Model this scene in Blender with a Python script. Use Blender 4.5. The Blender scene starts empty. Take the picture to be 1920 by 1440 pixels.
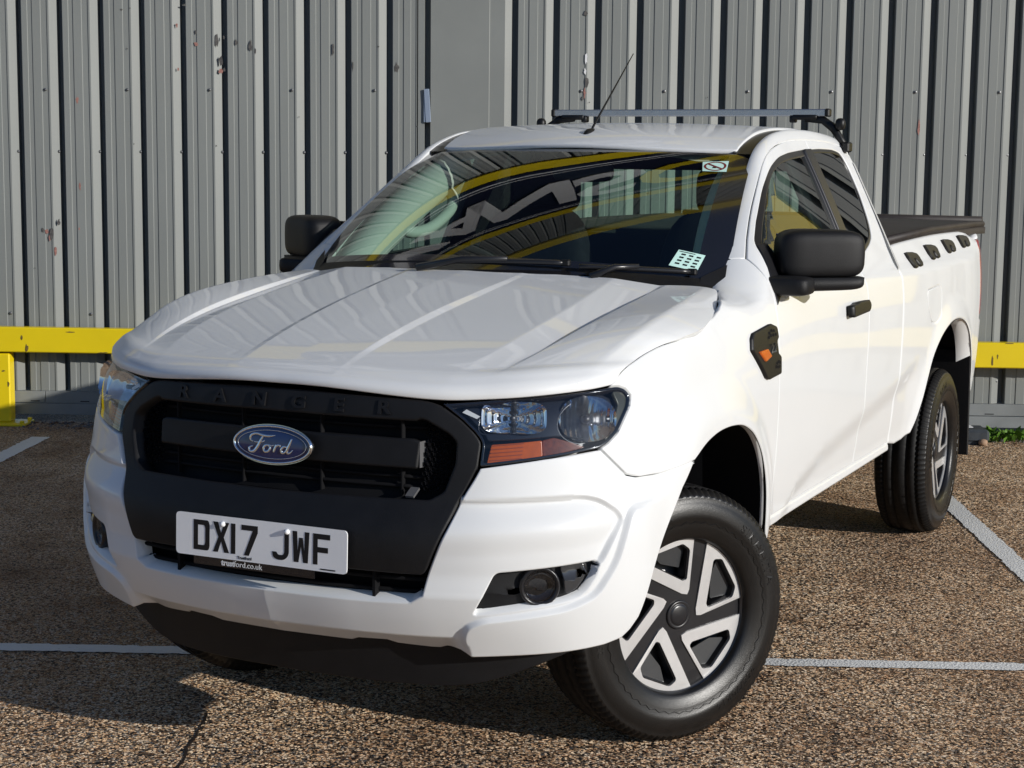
import bpy, math, random
import numpy as np
from mathutils import Vector, Matrix
from mathutils.geometry import delaunay_2d_cdt
SC=bpy.context.scene; COL=SC.collection
# ------------------------------------------------------------------ camera, sky, sun, exposure
# world axes: X = the way the pickup points, Y = its nearside, Z up, origin on the ground below the front axle
cam=bpy.data.cameras.new('camera');camo=bpy.data.objects.new('camera',cam);COL.objects.link(camo)
CAM_POS=(4.5680,2.4455,1.6673);YAW,PITCH,ROLL=3.5866,0.1309,0.0102
def _cam_axes():
    f=Vector((math.cos(YAW)*math.cos(PITCH),math.sin(YAW)*math.cos(PITCH),-math.sin(PITCH)))
    r0=f.cross(Vector((0,0,1))).normalized();u0=r0.cross(f)
    return math.cos(ROLL)*r0+math.sin(ROLL)*u0,-math.sin(ROLL)*r0+math.cos(ROLL)*u0,f
_r,_u,_f=_cam_axes()
camo.matrix_world=Matrix(((_r.x,_u.x,-_f.x,CAM_POS[0]),(_r.y,_u.y,-_f.y,CAM_POS[1]),(_r.z,_u.z,-_f.z,CAM_POS[2]),(0,0,0,1)))
cam.sensor_width=36;cam.lens=3243.3/1920*36;cam.clip_start=.05;cam.clip_end=1000
SC.camera=camo
SUN_DIR=Vector((.15,1.0,.31)).normalized()      # towards the sun: low winter sun off the nearside
SUN_EL=math.asin(SUN_DIR.z);SUN_AZ=math.atan2(SUN_DIR.x,SUN_DIR.y)
W=bpy.data.worlds.new('World');SC.world=W;W.use_nodes=True
nt=W.node_tree;bg=nt.nodes['Background'];sky=nt.nodes.new('ShaderNodeTexSky');sky.sky_type='NISHITA'
sky.sun_disc=False;sky.sun_elevation=SUN_EL;sky.sun_rotation=SUN_AZ;sky.altitude=50;sky.air_density=1.0;sky.dust_density=.3;sky.ozone_density=2.5
tint=nt.nodes.new('ShaderNodeMixRGB');tint.blend_type='MULTIPLY';tint.inputs[0].default_value=1;tint.inputs[2].default_value=(.90,.96,1.15,1)
nt.links.new(sky.outputs[0],tint.inputs[1]);nt.links.new(tint.outputs[0],bg.inputs[0]);bg.inputs[1].default_value=.06
sl=bpy.data.lights.new('sun','SUN');sl.energy=3.0;sl.angle=math.radians(.5);sl.color=(1.0,.962,.90)
so=bpy.data.objects.new('sun',sl);COL.objects.link(so);so.rotation_euler=SUN_DIR.to_track_quat('Z','Y').to_euler();so.location=(0,20,8)
SC.view_settings.view_transform='Standard';SC.view_settings.look='None';SC.view_settings.exposure=0.42;SC.view_settings.gamma=1
SC.view_settings.use_curve_mapping=False
SC.cycles.max_bounces=10;SC.cycles.transparent_max_bounces=16
random.seed(7);RNG=np.random.default_rng(7)
from math import sqrt,hypot
# ---------- pure numpy geometry of the truck: X forward, Y towards its nearside, Z up, origin on the ground under the front axle
def pchip_eval(xs,Y,x):
    # monotone-ish cubic (Catmull with nonuniform tangents) ; Y may be (n,k); x array
    xs=np.asarray(xs,float);Y=np.asarray(Y,float)
    if Y.ndim==1:Y=Y[:,None];sq=True
    else:sq=False
    x=np.asarray(x,float);n=len(xs)
    h=np.diff(xs)[:,None];d=np.diff(Y,axis=0)/h
    m=np.zeros_like(Y);m[0]=d[0];m[-1]=d[-1]
    if n>2:
        m[1:-1]=(d[:-1]*h[1:]+d[1:]*h[:-1])/(h[1:]+h[:-1])
    i=np.clip(np.searchsorted(xs,x)-1,0,n-2)
    t=((x-xs[i])/(xs[i+1]-xs[i]))[:,None];H=(xs[i+1]-xs[i])[:,None]
    ext=(t<0)|(t>1)
    tc=np.clip(t,0,1)
    v=(2*tc**3-3*tc**2+1)*Y[i]+(tc**3-2*tc**2+tc)*H*m[i]+(-2*tc**3+3*tc**2)*Y[i+1]+(tc**3-tc**2)*H*m[i+1]
    v=np.where(t<0,Y[i]+(t*H)*m[i],v);v=np.where(t>1,Y[i+1]+((t-1)*H)*m[i+1],v)
    return v[:,0] if sq else v
def smooth(a,b,x):
    t=np.clip((x-a)/(b-a),0,1);return t*t*(3-2*t)
# --- lower body: stations along plan, rows are heights
BZ=[.30,.42,.53,.63,.74,.82,.92,1.06,1.16,1.26,1.36]
# station parameter (about arc length in metres from the nose)
BS=[0,.25,.45,.60,.80,.98,1.15,1.45,2.10,3.20,3.75,4.70,5.30,5.60,5.82,6.10,6.60]
#      z:   .30         .42         .53        .63        .74        .82        .92        1.06       1.16      1.26      1.36
BP=[
 [(.80,0),(.86,0),(.905,0),(.925,0),(.925,0),(.885,0),(.868,0),(.845,0),(.80,0),(.70,0),(.6,0)],
 [(.78,.25),(.84,.25),(.89,.25),(.912,.25),(.912,.25),(.872,.25),(.855,.25),(.832,.25),(.785,.25),(.68,.25),(.58,.25)],
 [(.73,.43),(.795,.445),(.85,.45),(.878,.45),(.878,.45),(.84,.45),(.82,.45),(.787,.45),(.735,.45),(.64,.44),(.54,.43)],
 [(.67,.57),(.735,.585),(.79,.595),(.818,.60),(.82,.60),(.79,.59),(.77,.585),(.72,.58),(.66,.56),(.56,.53),(.46,.51)],
 [(.585,.71),(.63,.74),(.664,.757),(.684,.764),(.687,.769),(.66,.755),(.64,.75),(.59,.742),(.52,.70),(.42,.65),(.34,.61)],
 [(.45,.80),(.49,.825),(.52,.845),(.54,.852),(.54,.857),(.525,.852),(.505,.845),(.45,.825),(.385,.785),(.30,.71),(.22,.62)],
 [(.30,.835),(.33,.858),(.35,.878),(.365,.886),(.365,.891),(.355,.891),(.34,.883),(.295,.862),(.25,.832),(.19,.755),(.13,.65)],
 [(.0,.84),(.0,.865),(.0,.883),(.0,.890),(.0,.895),(.0,.898),(.0,.898),(.0,.887),(.0,.862),(.0,.80),(.0,.70)],
 [(-.65,.83),(-.65,.855),(-.65,.875),(-.65,.888),(-.65,.897),(-.65,.90),(-.65,.902),(-.65,.90),(-.65,.892),(-.65,.868),(-.65,.815)],
 [(-1.75,.83),(-1.75,.855),(-1.75,.874),(-1.75,.888),(-1.75,.897),(-1.75,.90),(-1.75,.902),(-1.75,.902),(-1.75,.897),(-1.75,.88),(-1.75,.84)],
 [(-2.30,.83),(-2.30,.855),(-2.30,.873),(-2.30,.887),(-2.30,.896),(-2.30,.90),(-2.30,.903),(-2.30,.904),(-2.30,.90),(-2.30,.886),(-2.30,.848)],
 [(-3.25,.83),(-3.25,.855),(-3.25,.873),(-3.25,.888),(-3.25,.897),(-3.25,.90),(-3.25,.904),(-3.25,.905),(-3.25,.902),(-3.25,.889),(-3.25,.85)],
 [(-3.85,.82),(-3.85,.845),(-3.85,.863),(-3.85,.876),(-3.85,.885),(-3.85,.889),(-3.85,.893),(-3.85,.894),(-3.85,.889),(-3.85,.875),(-3.85,.84)],
 [(-4.15,.78),(-4.15,.805),(-4.15,.823),(-4.15,.836),(-4.15,.846),(-4.15,.85),(-4.15,.854),(-4.15,.856),(-4.15,.851),(-4.15,.837),(-4.15,.80)],
 [(-4.36,.70),(-4.36,.725),(-4.36,.743),(-4.36,.755),(-4.36,.765),(-4.36,.77),(-4.36,.775),(-4.36,.78),(-4.36,.775),(-4.36,.76),(-4.36,.73)],
 [(-4.42,.45),(-4.42,.48),(-4.42,.49),(-4.42,.5),(-4.42,.5),(-4.42,.5),(-4.42,.5),(-4.42,.5),(-4.42,.5),(-4.42,.5),(-4.42,.48)],
 [(-4.43,0)]*11]
BPa=np.array(BP,float)
def body_base(s,z):
    s=np.asarray(s,float).ravel();z=np.asarray(z,float).ravel()
    cols=np.stack([pchip_eval(BS,BPa[:,k,:],s) for k in range(len(BZ))],1)   # (n,11,2)
    bz=np.array(BZ);n=len(s)
    h=np.diff(bz)
    d=(cols[:,1:]-cols[:,:-1])/h[None,:,None]
    m=np.zeros_like(cols);m[:,0]=d[:,0];m[:,-1]=d[:,-1]
    m[:,1:-1]=(d[:,:-1]*h[None,1:,None]+d[:,1:]*h[None,:-1,None])/(h[1:]+h[:-1])[None,:,None]
    i=np.clip(np.searchsorted(bz,z)-1,0,len(bz)-2);H=h[i][:,None];t=((z-bz[i])[:,None]/H)
    tc=np.clip(t,0,1);r=np.arange(n)
    a,b,ma,mb=cols[r,i],cols[r,i+1],m[r,i],m[r,i+1]
    v=(2*tc**3-3*tc**2+1)*a+(tc**3-2*tc**2+tc)*H*ma+(-2*tc**3+3*tc**2)*b+(tc**3-tc**2)*H*mb
    v=np.where(t<0,a+t*H*ma,v);v=np.where(t>1,b+(t-1)*H*mb,v)
    return np.stack([v[:,0],v[:,1],z],1)
FEAT=[]   # list of functions (s,z,P)->outward offset
def flare(cx,P,amp,r0,r1,rs):
    r=np.hypot(P[:,0]-cx,(P[:,2]-.40)*1.0)
    w=smooth(r1,r0,r)
    return amp*w*smooth(.30,.40,P[:,1])*(P[:,2]>.2)
def feat_body(s,z,P):
    o=np.zeros(len(s))
    side=smooth(1.0,1.3,s)
    o+=side*(.024*smooth(.66,.53,np.hypot(P[:,0],P[:,2]-.41))*(np.abs(P[:,0])<1.2))
    o+=.020*smooth(.68,.55,np.hypot(P[:,0]+3.22,P[:,2]-.41))*(P[:,0]<-2)
    # door scallop: hollow under a sweeping crease
    cz=np.interp(P[:,0],[-2.6,-2.25,-1.7,-1.2,-.9,-.72,-.66],[.86,.80,.745,.69,.62,.50,.40])
    o-=.017*smooth(-.02,.09,cz-P[:,2])*smooth(.0,.16,.80-cz+.25)*smooth(.46,.58,P[:,2])*(P[:,0]<-.6)*smooth(-2.72,-2.45,P[:,0])
    for f in FEAT:o+=f(s,z,P)
    return o
def _poly_sd(poly,u,v):
    P=np.asarray(poly,float);n=len(P);d=np.full(len(u),1e9);ins=np.zeros(len(u),bool)
    for i in range(n):
        a=P[i];b=P[(i+1)%n];e=b-a;L=e@e+1e-18
        t=np.clip(((u-a[0])*e[0]+(v-a[1])*e[1])/L,0,1)
        d=np.minimum(d,np.hypot(u-a[0]-t*e[0],v-a[1]-t*e[1]))
        c=((a[1]>v)!=(b[1]>v))&(u<(b[0]-a[0])*(v-a[1])/(b[1]-a[1]+1e-18)+a[0]);ins^=c
    return np.where(ins,-d,d)
def _rnd(p,r,n=4):
    p=np.asarray(p,float);o=[]
    for i in range(len(p)):
        a,b,c=p[i-1],p[i],p[(i+1)%len(p)];u=(a-b)/np.hypot(*(a-b));w=(c-b)/np.hypot(*(c-b));d=min(r,.45*np.hypot(*(a-b)),.45*np.hypot(*(c-b)))
        for k in range(n+1):
            t=k/n;o.append((1-t)**2*(b+u*d)+2*(1-t)*t*b+t*t*(b+w*d))
    return np.array(o)
RECESS=_rnd([(.2,.818),(.83,.829),(.885,.817),(.945,.783),(.964,.760),(.953,.735),(.893,.640),(.62,.57),(.2,.57)],.03)
POD=_rnd([(.525,.33),(.508,.465),(.525,.503),(.57,.526),(.778,.552),(.861,.580),(.925,.655),(.97,.79),(1.4,.85),(1.4,.33)],.03)
def bumper_feat(s,z,P):
    o=np.zeros(len(s));k=(s<1.5)&(z<.9)
    if not k.any():return o
    u,v=s[k],z[k]
    d=_poly_sd(RECESS,u,v)
    r=-.017*smooth(0,-.017,d)*smooth(.56,.64,v)
    r+=.013*smooth(.07,.0,np.abs(v-(.744+.05*(u-.5))))*smooth(0,-.03,d)
    r-=.85*np.maximum(.466-v,0)*smooth(.52,.47,u)
    d=_poly_sd(POD,u,v)
    r+=.016*smooth(0,-.02,d)*smooth(1.16,1.02,u)
    o[k]=r;return o
FEAT.append(bumper_feat)

def body(s,z,feat=True):
    s=np.asarray(s,float).ravel();z=np.asarray(z,float).ravel()
    P=body_base(s,z)
    if not feat:return P
    e=1e-3
    T=body_base(s+e,z)-P
    N=np.stack([-T[:,1],T[:,0],0*z],1);N=-N/np.linalg.norm(N,axis=1)[:,None]
    # outward: for nose tangent +y -> outward +x
    N=np.stack([T[:,1],-T[:,0],0*z],1);N/=np.linalg.norm(N,axis=1)[:,None]+1e-12
    return P+N*feat_body(s,z,P)[:,None]

# --- bonnet : rows front lip -> windscreen, columns centre -> shut line
HV=[0,.17,.195,.47,.60,.616,.69,.765,.815,.87]
HU=[0,.02,.07,.15,.28,.53,.84,1.09,1.16]
HP=np.array([
 [(.845,0,1.078),(.842,.15,1.076),(.840,.17,1.076),(.785,.447,1.056),(.738,.550,1.0595),(.728,.567,1.060),(.672,.655,1.067),(.572,.747,1.077),(.522,.772,1.081),(.472,.790,1.085)],
 [(.848,0,1.098),(.845,.15,1.096),(.843,.17,1.096),(.788,.450,1.079),(.739,.555,1.081),(.730,.570,1.082),(.670,.660,1.089),(.568,.750,1.098),(.514,.776,1.102),(.462,.792,1.105)],
 [(.80,0,1.122),(.797,.15,1.120),(.796,.17,1.119),(.747,.447,1.111),(.702,.545,1.116),(.694,.560,1.117),(.632,.650,1.124),(.532,.747,1.128),(.478,.780,1.127),(.432,.797,1.126)],
 [(.730,0,1.147),(.727,.15,1.147),(.725,.172,1.145),(.677,.450,1.139),(.638,.535,1.141),(.633,.550,1.143),(.572,.640,1.150),(.475,.750,1.151),(.422,.785,1.147),(.378,.808,1.142)],
 [(.60,0,1.178),(.60,.155,1.177),(.60,.182,1.171),(.565,.490,1.163),(.532,.585,1.153),(.527,.600,1.159),(.482,.670,1.167),(.400,.765,1.174),(.342,.802,1.168),(.29,.826,1.162)],
 [(.35,0,1.229),(.35,.165,1.227),(.35,.194,1.219),(.335,.500,1.211),(.325,.595,1.194),(.322,.611,1.203),(.292,.680,1.208),(.235,.772,1.214),(.180,.815,1.197),(.13,.842,1.182)],
 [(.05,0,1.279),(.05,.178,1.276),(.05,.205,1.270),(.05,.500,1.258),(.045,.602,1.234),(.043,.619,1.245),(.030,.690,1.2475),(.0,.768,1.250),(-.03,.818,1.229),(-.06,.850,1.212)],
 [(-.2,0,1.315),(-.203,.188,1.312),(-.204,.21,1.309),(-.215,.470,1.297),(-.230,.605,1.269),(-.232,.622,1.278),(-.245,.690,1.2795),(-.260,.748,1.279),(-.262,.785,1.257),(-.26,.817,1.236)],
 [(-.235,0,1.318),(-.245,.19,1.315),(-.247,.21,1.314),(-.285,.470,1.306),(-.345,.600,1.286),(-.352,.618,1.287),(-.405,.675,1.284),(-.430,.710,1.280),(-.445,.728,1.277),(-.455,.742,1.272)]])
# iron the deck: each column follows a low-order curve from nose to scuttle
_hu=np.array(HU)
for _c in range(HP.shape[1]):
    for _k in range(3):
        _w=np.ones(9);_w[8]=3;_w[2]=3
        _A=np.stack([_hu**_p for _p in range(4)],1)[2:]
        _s=np.linalg.lstsq(_A*_w[2:,None],HP[2:,_c,_k]*_w[2:],rcond=None)[0]
        HP[2:,_c,_k]=.92*(_A@_s)+.08*HP[2:,_c,_k]
HPS=1
def nspline(xs,Y,x):
    n=len(xs);h=np.diff(xs);Mt=np.zeros((n,n));R=np.zeros((n,Y.shape[1]));Mt[0,0]=Mt[-1,-1]=1
    for i in range(1,n-1):
        Mt[i,i-1]=h[i-1];Mt[i,i]=2*(h[i-1]+h[i]);Mt[i,i+1]=h[i];R[i]=6*((Y[i+1]-Y[i])/h[i]-(Y[i]-Y[i-1])/h[i-1])
    K=np.linalg.solve(Mt,R);i=np.clip(np.searchsorted(xs,x)-1,0,n-2);H=h[i][:,None];a=((xs[i+1]-x)[:,None])/H;b=1-a
    return a*Y[i]+b*Y[i+1]+((a**3-a)*K[i]+(b**3-b)*K[i+1])*H*H/6
def seg_cols(xs,Y,x):
    xs=np.asarray(xs,float);out=np.zeros((len(x),Y.shape[1]))
    for a,b in((0,1),(1,2),(2,3),(3,4),(4,5),(5,7),(7,9)):
        k=(x>=xs[a]-(1 if a==0 else 0))&(x<=xs[b]+(1 if b==9 else 0))
        if k.any():
            if b-a==1:
                t=np.clip((x[k]-xs[a])/(xs[b]-xs[a]),0,1);t=t*t*(3-2*t) if a in(1,4) else t;out[k]=Y[a]+(Y[b]-Y[a])*t[:,None]
            else:out[k]=nspline(xs[a:b+1],Y[a:b+1],x[k])
    return out
def pchip_cols(xs,Y,x):
    xs=np.asarray(xs,float);h=np.diff(xs);d=np.diff(Y,axis=0)/h[:,None]
    m=np.zeros_like(Y);m[0]=d[0];m[-1]=d[-1]
    a,b=d[:-1],d[1:];w1=(2*h[1:]+h[:-1])[:,None];w2=(h[1:]+2*h[:-1])[:,None]
    with np.errstate(divide='ignore',invalid='ignore'):
        hm=(w1+w2)/(w1/a+w2/b)
    m[1:-1]=np.where(a*b>0,np.nan_to_num(hm),0)
    i=np.clip(np.searchsorted(xs,x)-1,0,len(xs)-2);H=h[i][:,None];t=np.clip((x-xs[i])/h[i],0,1)[:,None]
    return (2*t**3-3*t**2+1)*Y[i]+(t**3-2*t**2+t)*H*m[i]+(-2*t**3+3*t**2)*Y[i+1]+(t**3-t**2)*H*m[i+1]
def bonnet(u,v):
    u=np.asarray(u,float).ravel();v=np.asarray(v,float).ravel();out=np.zeros((len(u),3))
    vv,inv=np.unique(np.round(v,6),return_inverse=True)
    rows=np.stack([(seg_cols(HV,HP[k],vv) if k>3 else (nspline(np.array(HV)[[0,1,3,4,6,7,8,9]],HP[k][[0,1,3,4,6,7,8,9]],vv)*[1,.5,.25][min(2,max(0,k-1))]+seg_cols(HV,HP[k],vv)*(1-[1,.5,.25][min(2,max(0,k-1))]) if k>0 else nspline(np.array(HV)[[0,1,3,4,6,7,8,9]],HP[k][[0,1,3,4,6,7,8,9]],vv))) for k in range(len(HU))],0)   # (9,nv,3)
    for j in range(len(vv)):
        k=np.where(inv==j)[0];out[k]=pchip_eval(HU,rows[:,j,:],np.clip(u[k],0,HU[-1]))
    return out
# --- upper cab side: (x,q); q is height up to the roll, then runs over into the roof ditch
def cab_y(z):return pchip_eval([1.05,1.16,1.25,1.3,1.4,1.5,1.6,1.7,1.8],[.90,.893,.868,.846,.802,.757,.710,.660,.605],np.asarray(z,float))
RX=[-2.5,-2.30,-2.15,-2.0,-1.7,-1.5,-1.3,-1.146,-1.0,-.7,-.475,-.3,-.1]
RZ=[1.69,1.735,1.760,1.772,1.780,1.774,1.748,1.700,1.612,1.426,1.283,1.256,1.22]
RY=[.60,.602,.603,.603,.603,.603,.606,.613,.630,.672,.712,.79,.83]
def cab_side(x,q):
    x=np.asarray(x,float).ravel();q=np.asarray(q,float).ravel()
    o=np.argsort(RX);zr=pchip_eval(np.array(RX),RZ,x);yi=pchip_eval(np.array(RX),RY,x)
    za=zr-.085;low=q<=za;t=np.clip((q-za)/.16,0,1.0)
    zl=np.minimum(q,za);y0=cab_y(za);y1=cab_y(za+.05)
    ex=.05
    A=np.stack([y0,za],1);B=np.stack([y1,za+.05],1);D=np.stack([yi,zr-.010],1);Cc=np.stack([yi+np.minimum(.035,(y1-yi)*.6),zr+.010],1)
    tt=t[:,None];bz=(1-tt)**3*A+3*(1-tt)**2*tt*B+3*(1-tt)*tt**2*Cc+tt**3*D
    y=np.where(low,cab_y(zl),bz[:,0]);z=np.where(low,zl,bz[:,1])
    return np.stack([x,y,z],1)
# --- windscreen (v -1..1 across, t 0..1 upwards), extends slightly under pillars
def screen(v,t):
    v=np.asarray(v,float).ravel();t=np.asarray(t,float).ravel()
    bx=-.205-.27*np.abs(v)**2.2;by=.716*v;bz=1.325-.044*np.abs(v)**2
    tx=-1.02-.115*np.abs(v)**2.2;ty=.592*v;tz=1.705-.013*np.abs(v)**2
    b=.045*4*t*(1-t)
    return np.stack([bx+(tx-bx)*t+b*.35-.005,by+(ty-by)*t,bz+(tz-bz)*t+b*.65-.011],1)
def roof(x,y):
    x=np.asarray(x,float).ravel();y=np.asarray(y,float).ravel()
    zr=pchip_eval(np.array(RX),RZ,x);a=np.clip(np.abs(y)/.58,0,1.2)
    hx=-1.02-.115*a**2.2
    cz=pchip_eval([-2.5,-2.3,-2.15,-2.0,-1.7,-1.5,-1.3,-1.15,-1.02,-.9],[1.70,1.748,1.775,1.790,1.798,1.794,1.780,1.756,1.705,1.62],x-(hx+1.02)*0)
    ez=pchip_eval([-2.5,-2.3,-2.15,-2.0,-1.7,-1.5,-1.3,-1.146,-1.0],[1.69,1.737,1.760,1.772,1.781,1.775,1.749,1.697,1.60],x)
    return np.stack([x,y,cz+(ez-cz)*a**2.0],1)

def side(s,q):
    s=np.asarray(s,float).ravel();q=np.asarray(q,float).ravel()
    b=body(s,np.minimum(q,1.36));x=1.45-s;c=cab_side(x,q)
    w=(smooth(1.20,1.27,q)*smooth(-.15,-.32,x))[:,None]
    return b*(1-w)+c*w
# ------------------------------------------------------------------ helpers
def tag(o,label=None,cat=None,group=None,kind=None):
    if label:o['label']=label
    if cat:o['category']=cat
    if group:o['group']=group
    if kind:o['kind']=kind
    return o
def empty(name,loc,label,cat,group=None):
    o=bpy.data.objects.new(name,None);COL.objects.link(o);o.location=loc;o.empty_display_size=.2
    bpy.context.view_layer.update()
    return tag(o,label,cat,group)
def mesh_obj(name,verts,faces,mats,parent=None,smooth=True,normals=None,midx=None,label=None,kind=None):
    me=bpy.data.meshes.new(name)
    me.from_pydata([tuple(map(float,v)) for v in verts],[],[tuple(map(int,f)) for f in faces])
    if not isinstance(mats,(list,tuple)):mats=[mats]
    for m in mats:me.materials.append(m)
    if midx is not None:me.polygons.foreach_set('material_index',np.asarray(midx,dtype=np.int32))
    me.polygons.foreach_set('use_smooth',np.full(len(me.polygons),bool(smooth)))
    me.update()
    if normals is not None:
        me.normals_split_custom_set_from_vertices([tuple(map(float,n)) for n in normals])
    o=bpy.data.objects.new(name,me);COL.objects.link(o)
    if parent is not None:
        o.parent=parent;o.matrix_parent_inverse=parent.matrix_world.inverted() if parent.matrix_world!=Matrix.Identity(4) else Matrix.Identity(4)
    if label:o['label']=label
    if kind:o['kind']=kind
    return o
class MB:                       # collects pieces of ONE part
    def __init__(s):s.v=[];s.f=[];s.m=[]
    def add(s,v,f,m=0):
        b=len(s.v);s.v+=[tuple(map(float,p)) for p in v];s.f+=[tuple(int(i)+b for i in q) for q in f];s.m+=[m]*len(f);return s
    def box(s,c,h,m=0,M=None,bev=0):
        x,y,z=h;b=min(bev,x*.49,y*.49,z*.49)
        if b<=0:
            v=[(sx*x,sy*y,sz*z) for sx in(-1,1) for sy in(-1,1) for sz in(-1,1)]
            f=[(0,1,3,2),(4,6,7,5),(0,4,5,1),(2,3,7,6),(0,2,6,4),(1,5,7,3)]
        else:
            v=[];ix={}
            for sx in(-1,1):
                for sy in(-1,1):
                    for sz in(-1,1):
                        for ax in range(3):
                            p=[sx*x,sy*y,sz*z]
                            for k in range(3):
                                if k!=ax:p[k]-=(sx,sy,sz)[k]*b
                            ix[(sx,sy,sz,ax)]=len(v);v.append(tuple(p))
            f=[]
            for ax in range(3):
                o=[k for k in range(3) if k!=ax]
                for sg in(-1,1):
                    q=[]
                    for a,bb in((-1,-1),(1,-1),(1,1),(-1,1)):
                        t=[0,0,0];t[ax]=sg;t[o[0]]=a;t[o[1]]=bb;q.append(ix[(*t,ax)])
                    flip=(sg>0)==(ax==1)
                    f.append(tuple(reversed(q)) if flip else tuple(q))
            for ax in range(3):
                o=[k for k in range(3) if k!=ax]
                for a in(-1,1):
                    for bb in(-1,1):
                        t0=[0,0,0];t1=[0,0,0];t0[ax]=-1;t1[ax]=1
                        for t in(t0,t1):t[o[0]]=a;t[o[1]]=bb
                        q=[ix[(*t0,o[0])],ix[(*t1,o[0])],ix[(*t1,o[1])],ix[(*t0,o[1])]]
                        f.append(tuple(q))
            for sx in(-1,1):
                for sy in(-1,1):
                    for sz in(-1,1):f.append(tuple(ix[(sx,sy,sz,a)] for a in range(3)))
            # orient
            va=np.array(v);nf=[]
            for q in f:
                pts=va[list(q)];n=np.cross(pts[1]-pts[0],pts[2]-pts[0])
                nf.append(q if n@pts.mean(0)>0 else tuple(reversed(q)))
            f=nf
        c=Vector(c);v=[(M@Vector(p) if M else Vector(p))+c for p in v]
        return s.add(v,f,m)
    def tube(s,pts,r,seg=10,m=0,cap=True):
        pts=[Vector(p) for p in pts];n=len(pts);R=r if isinstance(r,(list,tuple)) else [r]*n
        v=[];f=[];prev=None
        for i,p in enumerate(pts):
            d=(pts[min(i+1,n-1)]-pts[max(i-1,0)]).normalized()
            a=prev if prev is not None else (Vector((0,0,1)) if abs(d.z)<.9 else Vector((1,0,0)))
            a=(a-d*a.dot(d)).normalized();prev=a;b=d.cross(a)
            for k in range(seg):
                t=2*math.pi*k/seg;v.append(p+(a*math.cos(t)+b*math.sin(t))*R[i])
        for i in range(n-1):
            for k in range(seg):
                k2=(k+1)%seg;f.append((i*seg+k,i*seg+k2,(i+1)*seg+k2,(i+1)*seg+k))
        if cap:
            f.append(tuple(reversed(range(seg))));f.append(tuple((n-1)*seg+k for k in range(seg)))
        return s.add(v,f,m)
    def lathe(s,prof,seg=48,m=0,M=None,a0=0,a1=2*math.pi):   # profile (r,h) about local Y, h along Y
        v=[];f=[];full=abs(a1-a0-2*math.pi)<1e-6;n=seg if full else seg+1
        for k in range(n):
            t=a0+(a1-a0)*k/seg
            for r,h in prof:
                p=Vector((r*math.cos(t),h,r*math.sin(t)));v.append(M@p if M else p)
        L=len(prof)
        for k in range(seg):
            k2=(k+1)%n
            for i in range(L-1):f.append((k*L+i,k*L+i+1,k2*L+i+1,k2*L+i))
        return s.add(v,f,m)
    def build(s,name,mats,parent=None,smooth=False,**kw):
        return mesh_obj(name,s.v,s.f,mats,parent,smooth,midx=s.m,**kw)
def superbox(c,h,e=.35,nu=24,nv=14,shape=None):
    v=[];f=[]
    P=lambda t,p:math.copysign(abs(t)**p,t)
    for j in range(nv+1):
        b=-math.pi/2+math.pi*j/nv
        for i in range(nu):
            a=2*math.pi*i/nu
            p=[h[0]*P(math.cos(b),e)*P(math.cos(a),e),h[1]*P(math.cos(b),e)*P(math.sin(a),e),h[2]*P(math.sin(b),e)]
            if shape:p=shape(p)
            v.append((p[0]+c[0],p[1]+c[1],p[2]+c[2]))
    for j in range(nv):
        for i in range(nu):
            i2=(i+1)%nu;f.append((j*nu+i,j*nu+i2,(j+1)*nu+i2,(j+1)*nu+i))
    return v,f
# --- polygons
def area(p):
    p=np.asarray(p);x,y=p[:,0],p[:,1];return .5*np.sum(x*np.roll(y,-1)-np.roll(x,-1)*y)
def ccw(p,on=True):
    p=np.asarray(p,float);return p if (area(p)>0)==on else p[::-1].copy()
def resample(p,step,closed=True):
    p=np.asarray(p,float);out=[];n=len(p)
    for i in range(n if closed else n-1):
        a,b=p[i],p[(i+1)%n];k=max(1,int(math.ceil(np.hypot(*(b-a))/step)))
        for j in range(k):out.append(a+(b-a)*j/k)
    if not closed:out.append(p[-1])
    return np.array(out)
def fillet(p,r,n=4):
    p=np.asarray(p,float);N=len(p);out=[]
    R=r if hasattr(r,'__len__') else [r]*N
    for i in range(N):
        a,b,c=p[i-1],p[i],p[(i+1)%N];u=a-b;w=c-b;lu,lw=np.hypot(*u),np.hypot(*w)
        if R[i]<=0 or lu<1e-6 or lw<1e-6:out.append(b);continue
        u/=lu;w/=lw;d=min(R[i],lu*.45,lw*.45)
        if abs(u@w)>.999:out.append(b);continue
        s,e=b+u*d,b+w*d
        for k in range(n+1):
            t=k/n;out.append((1-t)**2*s+2*(1-t)*t*b+t*t*e)
    return np.array(out)
def curve(p,n=6):      # Catmull-Rom through points (open)
    p=np.asarray(p,float);q=np.vstack([2*p[0]-p[1],p,2*p[-1]-p[-2]]);out=[]
    for i in range(1,len(q)-2):
        for k in range(n):
            t=k/n;a,b,c,d=q[i-1],q[i],q[i+1],q[i+2]
            out.append(.5*((2*b)+(c-a)*t+(2*a-5*b+4*c-d)*t*t+(3*b-a-3*c+d)*t**3))
    out.append(p[-1]);return np.array(out)
def clean(p,eps=1e-4):
    out=[]
    for q in np.asarray(p,float):
        if not out or np.hypot(*(q-out[-1]))>eps:out.append(q)
    if np.hypot(*(out[0]-out[-1]))<=eps:out.pop()
    return np.array(out)
def inset(p,d):
    p=np.asarray(p,float)
    e0=p-np.roll(p,1,0);e1=np.roll(p,-1,0)-p
    n0=np.stack([-e0[:,1],e0[:,0]],1);n1=np.stack([-e1[:,1],e1[:,0]],1)
    n0/=np.linalg.norm(n0,axis=1)[:,None]+1e-12;n1/=np.linalg.norm(n1,axis=1)[:,None]+1e-12
    b=n0+n1;L=np.linalg.norm(b,axis=1)[:,None];b/=L+1e-9
    k=1/np.clip((b*n0).sum(1),.45,1)[:,None]
    return p+b*d*k
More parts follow.
